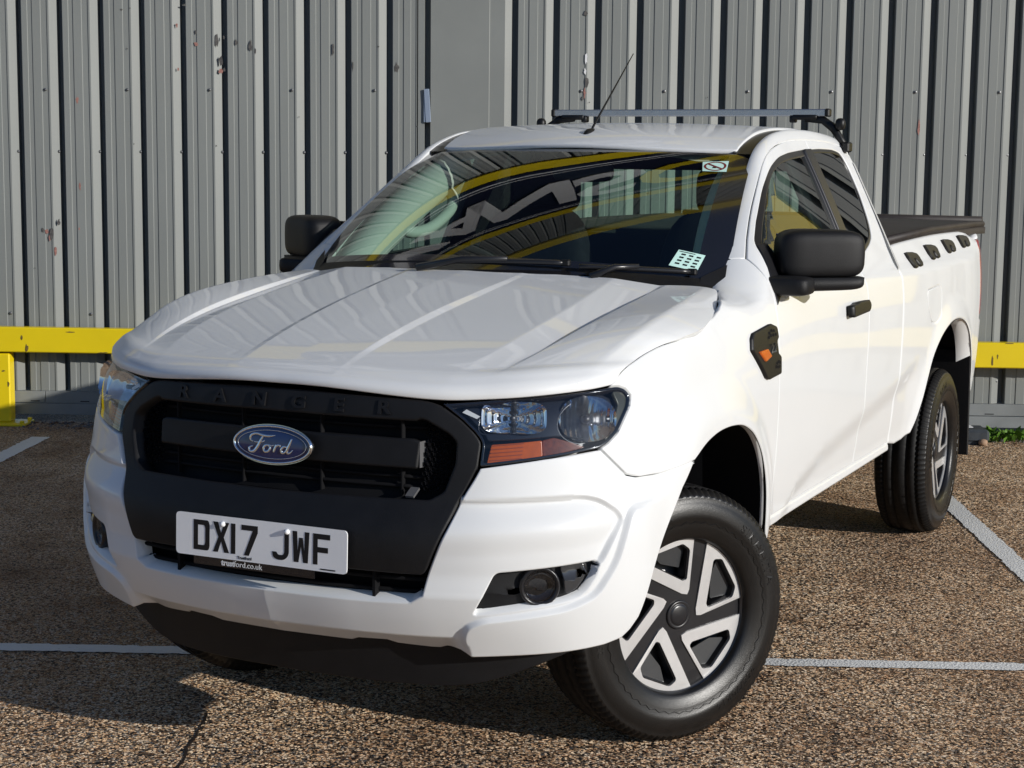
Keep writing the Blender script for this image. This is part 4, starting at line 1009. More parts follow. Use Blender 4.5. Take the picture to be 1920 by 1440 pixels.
# black shell added behind the shut lines to stop light leaking through
panel('gap_light_block',offs(side,-.026),[(.99,.95),(1.1,1.14),(1.7,1.19),(2.1,1.24),(3.6,1.24),(3.6,.56),(2.0,.56),(1.9,.75),(1.7,.93),(1.3,.95)],M['dark'],TR,1,step=.08,depth=0,bev=0,gap=0)
# ---- cab
gapU=[(2.083,1.374),(2.135,1.414),(2.187,1.45),(2.299,1.523),(2.423,1.597),(2.557,1.672),(2.657,1.705),(2.80,1.728),(2.954,1.740),(3.15,1.744),(3.40,1.742),(3.60,1.730),(3.665,1.705)]
gU=curve(gapU,4)
xe=np.concatenate([np.linspace(-.585,-1.3,22),np.linspace(-1.36,-2.235,16)])
edge=[(1.45-x,float(ztop([x])[0])+.070) for x in xe]
cabpoly=list(edge)[::-1]+list(gU)
cabpoly=[edge[0]]+list(gU)+[(3.690,1.69)]+list(edge)[::-1]
panel('cab_pillar',side,clean(cabpoly[:-1]),M['paint'],TR,1,step=.02,depth=.025,bev=.003,gap=.0015,bstep=.014)
win_f=fillet([(2.100,1.262),(2.118,1.33),(2.164,1.412),(2.264,1.478),(2.435,1.580),(2.563,1.638),(2.72,1.674),(2.874,1.690),(3.095,1.703),(3.098,1.300)],[.02,.03,.03,0,.05,.06,.05,0,.01,.01])
belt=[(2.060,1.25)]
dpoly=list(curve([(a+.0,b) for a,b in gapx[::-1][1:]],3))+list(gU[1:])
k_end=[i for i,p in enumerate(dpoly) if p[0]>3.15]
dpoly=[p for p in dpoly if p[0]<3.148]
dpoly=[(2.042,.548)]+[p for p in dpoly if p[1]>.55]+[(3.150,1.744),(3.146,1.45),(3.155,1.25),(3.165,1.10),(3.152,.90),(3.150,.75),(3.155,.62),(3.150,.548)]
door=panel('front_door',side,clean(dpoly),M['paint'],TR,1,[win_f],step=.022,depth=.016,bev=.003,gap=.002,bstep=.016)
win_r=fillet([(3.138,1.704),(3.30,1.708),(3.486,1.707),(3.575,1.694),(3.598,1.645),(3.600,1.542),(3.567,1.432),(3.525,1.378),(3.455,1.352),(3.330,1.325),(3.170,1.306)],[.01,0,.03,.03,.03,.03,.03,.03,.03,0,.02])
win_r=fillet([(3.172,1.704),(3.30,1.708),(3.486,1.707),(3.575,1.694),(3.598,1.645),(3.600,1.542),(3.567,1.432),(3.525,1.378),(3.455,1.352),(3.330,1.325),(3.172,1.306)],[.01,0,.03,.03,.03,.03,.03,.03,.03,0,.02])
rpoly=[(3.154,.548),(3.159,.62),(3.154,.75),(3.156,.90),(3.169,1.10),(3.159,1.25),(3.150,1.45),(3.154,1.744),(3.40,1.742),(3.60,1.730),(3.665,1.705),(3.690,1.69),(3.712,1.60),(3.700,1.489),(3.690,1.396),(3.680,1.32),(3.695,1.19),(3.700,1.115),(3.696,.98),(3.692,.83),(3.694,.70),(3.70,.60),(3.70,.548)]
rdoor=panel('rear_door',side,clean(rpoly),M['paint'],TR,1,[win_r],step=.022,depth=.016,bev=.003,gap=.0015,bstep=.016)
panel('sill',side,[(1.995,.508),(2.03,.543),(3.715,.543),(3.715,.512)],M['paint'],TR,1,step=.03,depth=.03,bev=.008,gap=.001)
# window surrounds and panes
def sub(os_,parents):
    for o,p in zip(os_,parents):o.parent=p
    return os_
sub(panel('window_seal',offs(side,-.004),inset(ccw(win_f),-.004),M['satin_black'],None,1,[inset(ccw(win_f),.020)],step=.02,depth=.012,bev=.003,gap=0),door)
sub(panel('window_pane',offs(side,-.010),inset(ccw(win_f),.012),M['glass_side'],None,1,step=.05,depth=0,bev=0,gap=0),door)
sub(panel('window_seal',offs(side,-.004),inset(ccw(win_r),-.004),M['satin_black'],None,1,[inset(ccw(win_r),.012)],step=.02,depth=.012,bev=.003,gap=0),rdoor)
sub(panel('window_pane',offs(side,-.007),inset(ccw(win_r),.006),M['glass_dark'],None,1,step=.05,depth=0,bev=0,gap=0),rdoor)
sub(panel('pillar_strip',offs(side,.004),fillet([(3.088,1.300),(3.080,1.704),(3.176,1.706),(3.178,1.302)],.008),M['satin_black'],None,1,step=.03,depth=.014,bev=.004,gap=0),door)
sub(panel('mirror_sail',offs(side,.004),fillet([(2.072,1.215),(2.085,1.275),(2.118,1.335),(2.160,1.405),(2.205,1.405),(2.26,1.275),(2.11,1.235)],.008),M['satin_black'],None,1,step=.03,depth=.014,bev=.003,gap=0),door)
# door handles
for S_,pl,zz in((side,door,1.140),):
    hd=fillet([(2.835,1.118),(3.07,1.124),(3.085,1.145),(3.07,1.164),(2.93,1.166),(2.90,1.160),(2.835,1.160)],.012)
    h_=sub(panel('door_handle',offs(side,.032),hd,M['black_plastic'],None,1,step=.03,depth=.020,bev=.007,gap=0),pl)
    sub(panel('handle_recess',offs(side,.0012),fillet([(2.85,1.10),(3.06,1.10),(3.08,1.14),(3.06,1.18),(2.85,1.18),(2.83,1.14)],.03),M['black_plastic'],None,1,step=.03,depth=.001,bev=0,gap=0),pl) if False else None
    for e0,e1 in((2.838,2.868),(3.045,3.075)):
        sub(panel('handle_foot',offs(side,.014),fillet([(e0,1.126),(e1,1.128),(e1,1.158),(e0,1.156)],.006),M['black_plastic'],None,1,step=.02,depth=.016,bev=.002,gap=0),pl)
# ---- roof
hx=lambda y:-1.02-.115*(np.abs(y)/.58)**2.2
ys=np.linspace(-.565,.565,25)
rp=[(hx(y)-.012,y) for y in ys]+[(-2.235,y) for y in ys[::-1]]
panel('roof',roof,clean(rp),M['paint'],TR,1,step=.035,depth=.012,bev=.004,gap=0,mirror=False)
v=[];f=[];xs2=np.linspace(-1.13,-2.24,26)
for x in xs2:
    yi=float(pchip_eval(RXa,RY,np.array([x]))[0]);z=float(ztop([x])[0])
    v+=[(x,.555,z-.004),(x,.568,z-.009),(x,yi+.004,z-.010),(x,yi+.02,z-.02)]
for i in range(25):
    for k in range(3):f.append((4*i+k,4*i+4+k,4*i+5+k,4*i+1+k))
o=mesh_obj('roof_ditch',v,[tuple(reversed(q)) for q in f],M['satin_black'],TR,True);mirrored(o)
# ---- windscreen
us=np.concatenate([np.linspace(-1.05,-.93,5),np.linspace(-.9,.9,37),np.linspace(.93,1.05,5)]);ts=np.concatenate([[-.03,0,.05],np.linspace(.09,.94,19),[.972,1.0]])
P,f=grid_mesh(screen,us,ts,1)
_,N_=surf_frame(screen,*[q.ravel() for q in np.meshgrid(us,ts,indexing='ij')],1)
cen=[(us[i//(len(ts))],0) for i in range(0)]
mi=[]
nv_=len(ts)
for q in f:
    i,j=divmod(q[0],nv_);u=(us[i]+us[min(i+1,len(us)-1)])/2;t=(ts[j]+ts[min(j+1,nv_-1)])/2
    mi.append(1 if (abs(u)>.945 or t<.075 or t>.965) else 0)
ws=mesh_obj('windscreen',P,f,[M['glass'],M['gloss_black']],TR,True,N_,midx=mi)
def on_screen(name,pl,m,d=-.004,par=None,step=.02):return panel(name,offs(screen,d),pl,m,par or ws,1,step=step,depth=0,bev=0,gap=0,mirror=False)[0]
sticker=mat('sticker_mint',(.55,.80,.72),.5)
on_screen('permit_sticker',[(.847,.203),(.953,.182),(.934,.085),(.825,.107)],sticker,.0015)
for r0 in range(4):
    for c0 in range(3):
        a,b=.15+.28*c0+.06*r0*.2,.16+.19*r0
        A=np.array([(.825,.107),(.934,.085),(.953,.182),(.847,.203)])
        bil=lambda x,y:(1-x)*(1-y)*A[0]+x*(1-y)*A[1]+x*y*A[2]+(1-x)*y*A[3]
        on_screen('printed_row',[bil(a,b),bil(a+.16,b),bil(a+.16,b+.09),bil(a,b+.09)],M['ink'],.002)
on_screen('printed_row',[bil(.05,.90),bil(.65,.90),bil(.65,.94),bil(.05,.94)],M['ink'],.002)
ns=[(.806,.892),(.936,.916),(.944,.806),(.827,.800)]
on_screen('no_smoking_sticker',ns,sticker,.0015)
A2=np.array([ns[3],ns[2],ns[1],ns[0]]);b2=lambda x,y:(1-x)*(1-y)*A2[0]+x*(1-y)*A2[1]+x*y*A2[2]+(1-x)*y*A2[3]
rg=lambda r:[b2(.5+r*.5*math.cos(t),.5+r*.5*math.sin(t)) for t in np.linspace(0,2*math.pi,29)[:-1]]
dkred=mat('print_dark_red',(.16,.012,.018),.5)
panel('printed_ring',offs(screen,.002),rg(.90),dkred,ws,1,[rg(.72)],step=.02,depth=0,bev=0,gap=0,mirror=False)
on_screen('printed_ring',[b2(.16,.74),b2(.22,.82),b2(.84,.26),b2(.78,.18)],dkred,.0024)
on_screen('printed_ring',[b2(.38,.30),b2(.55,.30),b2(.56,.40),b2(.48,.55),b2(.42,.42)],M['ink'],.0022)
# scuttle panel between bonnet and glass
v=[];f=[];vs_=np.linspace(-1.03,1.03,61)
for q in vs_:
    pb=screen([q],[.045])[0];n_=np.array([.45,0,.85]);y=pb[1]
    hv=np.interp(abs(y)*1.0,[0,.19,.21,.47,.60,.618,.675,.71,.728,.742],[0,.17,.195,.47,.60,.616,.69,.765,.815,.868])
    ph=bonnet([1.157],[hv])[0];ph=np.array([ph[0]+.03,y,ph[2]-.016])
    mid_=(pb+ph)/2+np.array([0,0,-.012])
    v+=[tuple(pb+np.array([.0,0,.003])),tuple(mid_),tuple(ph)]
for i in range(60):
    for k in range(2):f.append((3*i+k,3*i+k+1,3*i+4+k,3*i+3+k))
mesh_obj('scuttle_panel',v,f,M['grain_plastic'],TR,True)
# corner fillers at the foot of the pillars
for sg in(1,-1):
    a=[screen([1.035],[t])[0]+np.array([.004,.006,.006]) for t in(-.01,.05,.13)];b_=[screen([.955],[t])[0]+np.array([.004,0,.005]) for t in(-.02,.02,.05)]
    v=[tuple(p*np.array([1,sg,1])) for p in a+b_];f=[(0,3,4,1),(1,4,5,2)]
    mesh_obj('corner_filler',v,f if sg<0 else [tuple(reversed(q)) for q in f],M['grain_plastic'],TR,True)
# wipers
def wiper(p0,p1,piv,name='wiper'):
    A_=[screen([p0[0]+(p1[0]-p0[0])*t],[p0[1]+(p1[1]-p0[1])*t])[0]+np.array([.012,0,.018]) for t in np.linspace(0,1,12)]
    mb=MB();mb.tube(A_,.0085,6);o=mb.build(name,M['satin_black'],TR,True)
    m2=MB();mid=A_[6];pv=screen([piv[0]],[piv[1]])[0]+np.array([.02,0,.012]);m2.tube([pv,(pv+mid)/2+np.array([.0,0,.018]),mid+np.array([.004,0,.008])],[.013,.010,.008],8);m2.build('wiper_arm',M['satin_black'],o,True)
    m3=MB();m3.box(tuple(A_[-1]),(.010,.016,.010),0,None,.004);m3.build('end_cap',M['black_plastic'],o)
wiper((-.10,.020),(.440,.045),(-.22,-.01));wiper((.50,.030),(.925,.052),(.56,-.01))
# ---- aerial
ae=MB();v,f=superbox((-1.17,.010,1.735),(.055,.020,.034),.9,14,8);ae.add(v,f);ae.tube([(-1.175,.010,1.752),(-1.19,.010,1.775),(-1.56,.012,2.052)],[.007,.0045,.0018],8)
ae.build('aerial',M['black_plastic'],TR,True)
# ---- roof bar
rb=MB();rb.box((-2.19,0,1.850),(.018,.585,.014),0,None,.004);bar=rb.build('roof_bar',M['alu'],TR)
for sg in(1,-1):
    e=MB();e.box((-2.19,.590*sg,1.850),(.020,.010,.016),0,None,.005);e.build('bar_end',M['black_plastic'],bar)
    ft=MB();ft.box((-2.19,.50*sg,1.832),(.022,.050,.010),0,None,.004)
    ft.tube([(-2.19,.50*sg,1.828),(-2.19,.57*sg,1.822),(-2.19,.615*sg,1.790),(-2.19,.645*sg,1.745),(-2.19,.668*sg,1.715)],[.014,.016,.018,.014,.010],8)
    ft.box((-2.19,.45*sg,1.825),(.018,.012,.014),0,None,.004);ft.build('bar_foot',M['black_plastic'],bar,True)
    kn=MB();v,f=superbox((-2.175,.645*sg,1.805),(.020,.020,.024),.8,12,8);kn.add(v,f);kn.build('clamp_knob',M['black_plastic'],bar,True)
    kn=MB();kn.box((-2.19,.672*sg,1.716),(.028,.014,.020),0,None,.006);kn.build('clamp_pad',M['black_plastic'],bar)
# ---- cab back wall with rear window
def backw(y,z):
    y=np.asarray(y,float).ravel();z=np.asarray(z,float).ravel();return np.stack([-2.262+(z-1.1)*.02-.02*(y/.8)**2*0,y,z],1)
bp=[(-.86,.6),(.86,.6),(.88,1.25),(.80,1.42),(.69,1.65),(.60,1.735),(0,1.75),(-.60,1.735),(-.69,1.65),(-.80,1.42),(-.88,1.25)]
rw=fillet([(-.60,1.335),(.60,1.335),(.54,1.63),(-.54,1.63)],.05)
panel('cab_back',backw,bp,M['paint'],TR,-1,[rw],step=.08,depth=.02,bev=.004,gap=0,mirror=False)
def backi(y,z):P=backw(y,z);P[:,0]+=.03;return P
panel('cab_back_trim',backi,[(-.82,.6),(.82,.6),(.84,1.25),(.76,1.42),(.66,1.62),(.56,1.705),(-.56,1.705),(-.66,1.62),(-.76,1.42),(-.84,1.25)],M['dash'],TR,1,[inset(ccw(rw),.012)],step=.08,depth=.0,bev=0,gap=0,mirror=False)
panel('rear_window',backw,inset(ccw(rw),-.01),M['glass_side'],TR,-1,step=.1,depth=0,bev=0,gap=0,mirror=False)
# ---- interior
panel('headlining',offs(roof,-.05),[(-1.10,-.50),(-1.10,.50),(-2.20,.54),(-2.20,-.54)][::-1],M['trim_pale'],TR,1,step=.1,depth=0,bev=0,gap=0,mirror=False)
for sg in(1,-1):
    mb=MB();pts=[];rr=[]
    for t in np.linspace(-.05,1.02,16):
        p=screen([.985],[t])[0];pts.append((p[0]-.075,(p[1]-.035)*sg,p[2]-.055));rr.append(.060+.012*math.sin(math.pi*min(max(t,0),1)))
    mb.tube(pts,rr,14);mb.v=[(x,y,z) for x,y,z in mb.v];mb.build('pillar_trim',M['trim_pale'],TR,True)
panel('door_card',offs(side,-.05),[(2.08,.56),(2.08,1.24),(3.62,1.27),(3.62,.56)],M['dash'],TR,1,step=.1,depth=0,bev=0,gap=0)
panel('post_trim',offs(side,-.05),[(3.0,1.24),(3.0,1.71),(3.20,1.71),(3.20,1.24)],M['dash'],TR,1,step=.06,depth=0.02,bev=0.003,gap=0)
panel('rear_post_trim',offs(side,-.05),[(3.56,1.24),(3.56,1.70),(3.68,1.66),(3.68,1.24)],M['dash'],TR,1,step=.06,depth=0,bev=0,gap=0)
for sg in(1,-1):
    gh=MB();c=[]
    for t,o_ in((.44,.03),(.45,.075),(.52,.115),(.62,.125),(.72,.115),(.79,.075),(.80,.03)):
        p=screen([.95],[t])[0];c.append((p[0]-.07-o_*.9,(p[1]-.045-o_*.35)*sg,p[2]-.06-o_*.45))
    gh.tube([tuple(q) for q in curve(c,3)],.021,10);gh.build('grab_handle',M['trim_pale'],TR,True)
v=[];f=[]
dprof=[(-.30,1.270),(-.42,1.268),(-.62,1.285),(-.80,1.270),(-.90,1.225),(-.93,1.12),(-.93,.75)]
for y in np.linspace(-.76,.76,21):
    for x,z in dprof:
        bumpz=.055*math.exp(-((y+.37)/.17)**2)*(1 if -.9<x<-.55 else 0);v.append((x-.10*abs(y)**2,y,z-.02*abs(y)+bumpz))
for i in range(20):
    for k in range(6):f.append((7*i+k,7*i+k+1,7*i+8+k,7*i+7+k))
mesh_obj('dashboard',v,[tuple(reversed(q)) for q in f],M['dash'],TR,True)
sw=MB();Ms=Matrix.Translation((-1.02,-.37,1.17))@Matrix.Rotation(math.radians(-64),4,'Y')@Matrix.Rotation(math.pi/2,4,'X')
sw.tube([tuple(Ms@Vector((.185*math.cos(t),0,.185*math.sin(t)))) for t in np.linspace(0,2*math.pi,33)],.015,8,cap=False)
v,f=superbox((0,0,0),(.07,.02,.055),.6,14,8);sw.add(xf(v,Ms),f)
for t in(0,math.pi,-math.pi/2):sw.tube([tuple(Ms@Vector((.05*math.cos(t),0,.05*math.sin(t)))),tuple(Ms@Vector((.18*math.cos(t),0,.18*math.sin(t))))],.013,6)
sw.build('steering_wheel',M['dash'],TR,True)
for y in(.38,-.38):
    s=MB();v,f=superbox((-1.30,y,.92),(.26,.25,.10),.45);s.add(v,f);seat=s.build('seat',M['fabric'],TR,True)
    s=MB();v,f=superbox((0,0,0),(.075,.25,.31),.5,24,14,lambda p:[p[0]-.18*(p[2]+.3)*.6,p[1]*(1-.18*max(0,p[2])/.31),p[2]]);s.add([(a-1.50,b+y,c+1.17) for a,b,c in v],f);s.build('backrest',M['fabric'],seat,True)
    s=MB();v,f=superbox((-1.66,y,1.545),(.055,.135,.095),.5);s.add(v,f);s.tube([(-1.63,y-.06,1.40),(-1.65,y-.06,1.50)],.007,6);s.tube([(-1.63,y+.06,1.40),(-1.65,y+.06,1.50)],.007,6);s.build('headrest',M['fabric'],seat,True)
m_=MB();v,f=superbox((-1.13,0,1.615),(.025,.115,.036),.5);m_.add(v,f);m_.tube([(-1.13,0,1.63),(-1.09,0,1.69)],.008,6);m_.build('rear_view_mirror',M['dash'],TR,True)
# belt guides
fl=MB();fl.add([(-.3,-.7,.55),(-2.25,-.8,.55),(-2.25,.8,.55),(-.3,.7,.55)],[(0,1,2,3)]);fl.build('cab_floor',M['dark'],TR)
fw=MB();fw.add([(-.32,-.76,.5),(-.32,.76,.5),(-.32,.74,1.27),(-.32,-.74,1.27)],[(0,1,2,3)]);fw.build('bulkhead',M['dark'],TR)
# ---- load bed
archR=[(4.055,.535),(4.085,.575),(4.125,.65),(4.19,.755),(4.275,.845),(4.40,.915),(4.55,.955),(4.69,.965),(4.83,.955),(4.97,.915),(5.09,.84),(5.17,.75),(5.215,.64),(5.225,.54)]
aR=curve(archR,4)
bed=[(3.712,.540)]+[(3.708,.70),(3.706,.83),(3.710,.98),(3.714,1.115),(3.709,1.19),(3.694,1.30),(3.696,1.318)]+list(curve([(3.70,1.332),(3.92,1.340),(4.55,1.348),(5.15,1.342),(5.42,1.330),(5.50,1.318)],4))+[(5.43,1.26),(5.43,1.10),(5.435,.92),(5.50,.90),(5.80,.90),(5.80,.55),(5.30,.53)]+list(aR[::-1])+[(3.95,.522),(3.83,.522)]
fuel=fillet([(4.135,1.128),(4.37,1.135),(4.415,1.110),(4.418,1.005),(4.335,.982),(4.245,.985),(4.16,1.06)],[.03,.03,.03,.03,.02,.03,.03])
bs_=panel('bed_side',side,clean(bed),M['paint'],TR,1,[fuel],step=.026,depth=.07,bev=.010,gap=.002,bstep=.018)
panel('fuel_flap',body,fuel,M['paint'],bs_[0],1,step=.03,depth=.01,bev=.003,gap=.002,mirror=False)
panel('fuel_flap',body,fuel,M['paint'],bs_[1],1,step=.03,depth=.01,bev=.003,gap=.002,mirror=True)
bpy.data.objects.remove([o for o in bs_[1].children][0])
liner(aR,'rear_arch_liner',body)
tl=panel('tail_lamp',body,fillet([(5.436,.925),(5.434,1.262),(5.50,1.29),(5.80,1.28),(5.80,.925)],.012),M['red_lens'],TR,1,step=.03,depth=.03,bev=.006,gap=.001)
panel('bed_corner',body,[(5.50,1.293),(5.512,1.316),(5.84,1.296),(5.84,.55),(5.803,.55),(5.803,1.285)],M['paint'],TR,1,step=.03,depth=.03,bev=.006,gap=0)
tg=MB();tg.box((-4.40,0,.95),(.02,.70,.36),0,None,.01);tg.build('tailgate',M['paint'],TR)
rbm=MB();rbm.box((-4.46,0,.52),(.06,.72,.07),0,None,.02);rbm.build('rear_bumper',M['satin_black'],TR)
hook_sh=np.array([(0,1.0),(.55,.93),(.90,.80),(1.0,.62),(.98,.12),(.86,-.02),(.68,.04),(.63,.46),(.52,.54),(.42,.46),(.40,-.06),(.20,.02),(.12,.45)])
for s0,z0,w_,h_ in((3.905,1.232,.195,.062),(4.285,1.247,.205,.062),(4.655,1.257,.205,.060),(5.005,1.266,.205,.057)):
    pl=hook_sh*np.array([w_,h_])+np.array([s0,z0])
    panel('lashing_hook',offs(side,.013),fillet(pl,.006),M['black_plastic'],TR,1,step=.02,depth=.014,bev=.004,gap=0)
# tonneau
def ton(x,y):
    x=np.asarray(x,float).ravel();y=np.asarray(y,float).ravel();e=np.abs(y)/.82
    zc=np.interp(x,[-4.42,-4.1,-3.1,-2.5,-2.25],[1.360,1.366,1.374,1.366,1.360]);return np.stack([x,y,zc+.012*(1-e**2)-.02*smooth(.93,1.0,e)+.0015*np.sin(y*26)*np.sin(x*3)],1)
panel('tonneau_cover',ton,fillet([(-4.40,-.82),(-2.29,-.82),(-2.29,.82),(-4.40,.82)],.02),M['tonneau'],TR,1,step=.05,depth=.03,bev=.010,gap=0,mirror=False)
for sg in(1,-1):
    mb=MB();mb.tube([(-2.29,.815*sg,1.352),(-3.1,.815*sg,1.366),(-4.1,.812*sg,1.360),(-4.39,.80*sg,1.352)],.016,8);mb.build('tonneau_rail',M['tonneau'],TR,True)
mb=MB();mb.tube([(-4.39,-.80,1.366),(-4.39,.80,1.366)],.024,8);mb.build('tonneau_rail',M['tonneau'],TR,True)
# mud flaps, chassis
for sg in(1,-1):
    mb=MB();mb.box((-3.74,.770*sg,.525),(.008,.13,.255),0,Matrix.Rotation(.06,3,'Y'),.006);mb.build('mud_flap',M['grain_plastic'],TR)
    mb=MB();mb.box((-.515,.765*sg,.42),(.008,.11,.12),0,None,.006);mb.build('mud_flap',M['grain_plastic'],TR)
ch=MB()
for sg in(1,-1):ch.box((-1.75,.42*sg,.46),(2.4,.045,.07))
ch.box((-3.22,0,.375),(.05,.62,.05),0,None,.02);ch.box((0,0,.36),(.08,.60,.04),0,None,.02);ch.box((-1.2,0,.40),(.5,.2,.1),0,None,.03)
ch.build('chassis',M['dark'],TR)
uf=MB();uf.box((.25,0,.47),(.42,.55,.03));uf.box((-3.3,0,.60),(1.05,.52,.02));uf.box((-1.3,0,.535),(.95,.80,.012));uf.build('underbody_light_block',M['dark'],TR)  # plain dark slabs added to block light beneath the truck
# ---- wing vents
vent=[(1.963,1.168),(2.013,1.155),(2.020,1.121),(2.003,1.112),(2.012,1.075),(2.038,1.063),(2.036,1.009),(1.915,1.003),(1.888,1.011),(1.772,1.105),(1.784,1.139),(1.806,1.153)]
vv=panel('wing_vent',offs(side,.012),fillet(vent,.005),M['black_plastic'],TR,1,step=.014,depth=.016,bev=.005,gap=0)
sub(panel('side_repeater',offs(side,.018),fillet([(1.815,1.096),(1.893,1.098),(1.925,1.073),(1.866,1.062)],.006),M['amber'],None,1,step=.015,depth=.008,bev=.003,gap=0),vv)
for cs,cz in((1.93,1.142),(1.95,1.148),(1.97,1.146),(1.92,1.130),(1.94,1.134),(1.962,1.134),(1.985,1.134),(1.985,1.046),(2.0,1.050),(2.015,1.046),(1.99,1.034),(2.008,1.034),(1.975,1.036)):
    sub(panel('vent_cell',offs(side,.0132),[(cs+.0085*math.cos(k*math.pi/3),cz+.0055*math.sin(k*math.pi/3)) for k in range(6)],M['dark'],None,1,step=.02,depth=0,bev=0,gap=0),vv)
v,f=text_polys('2.2',.040,.0008,bold=.0006)
c_,n_=surf_frame(side,np.array([1.955]),np.array([1.094]),1);Mv=frame(Vector(c_[0])+Vector(n_[0])*.014,(-1,0,0),(0,0,1))
o=mesh_obj('engine_script',xf(v*np.array([1.15,1,1]),Mv),f,M['chrome'],vv[0],False)
v2=[(p[0],-p[1],p[2]) for p in xf(v*np.array([-1.15,1,1]),Mv)];mesh_obj('engine_script',v2,f,M['chrome'],vv[1],False)
# ---- door mirrors
MR=Matrix.Rotation(math.radians(31),3,'Z')
def mshape(p):
    x,y,z=p;t=(y+.15)/.30
    return [x*(1.0-.30*t),y,z*(1-.10*t)+.004*t]
def mput(v,c,f=None):
    out=[]
    for p in v:
        q=MR@Vector(f(p) if f else p);out.append((q.x+c[0],q.y+c[1],q.z+c[2]))
    return out
MC=(-.835,.950,1.366)
def add_mirror():
    mb=MB();v,f=superbox((0,0,0),(.078,.142,.084),.46,36,20,mshape);mb.add(mput(v,MC,lambda p:(p[0],p[1],max(p[2],-.066))),f)
    o=mb.build('door_mirror',M['grain_plastic'],TR,True)
    mb=MB();v,f=superbox((0,0,0),(.077,.141,.048),.34,36,14,mshape);mb.add(mput(v,(MC[0],MC[1],MC[2]-.0695),lambda p:(p[0],p[1],min(p[2],0))),f);l=mb.build('lower_shell',M['grain_plastic'],o,True)
    mb=MB();v,f=superbox((-.690,.885,1.274),(.062,.085,.030),.42,24,12);mb.add(v,f);a=mb.build('mirror_arm',M['grain_plastic'],o,True)
    mb=MB();mb.box((0,0,0),(.003,.125,.064),0,None,.002);mb.v=mput(mb.v,MC,lambda p:(p[0]-.072,p[1],p[2]));g=mb.build('mirror_glass',M['chrome'],o)
    o2=mirrored(o,TR)
    for q in(l,a,g):mirrored(q,o2)
add_mirror()
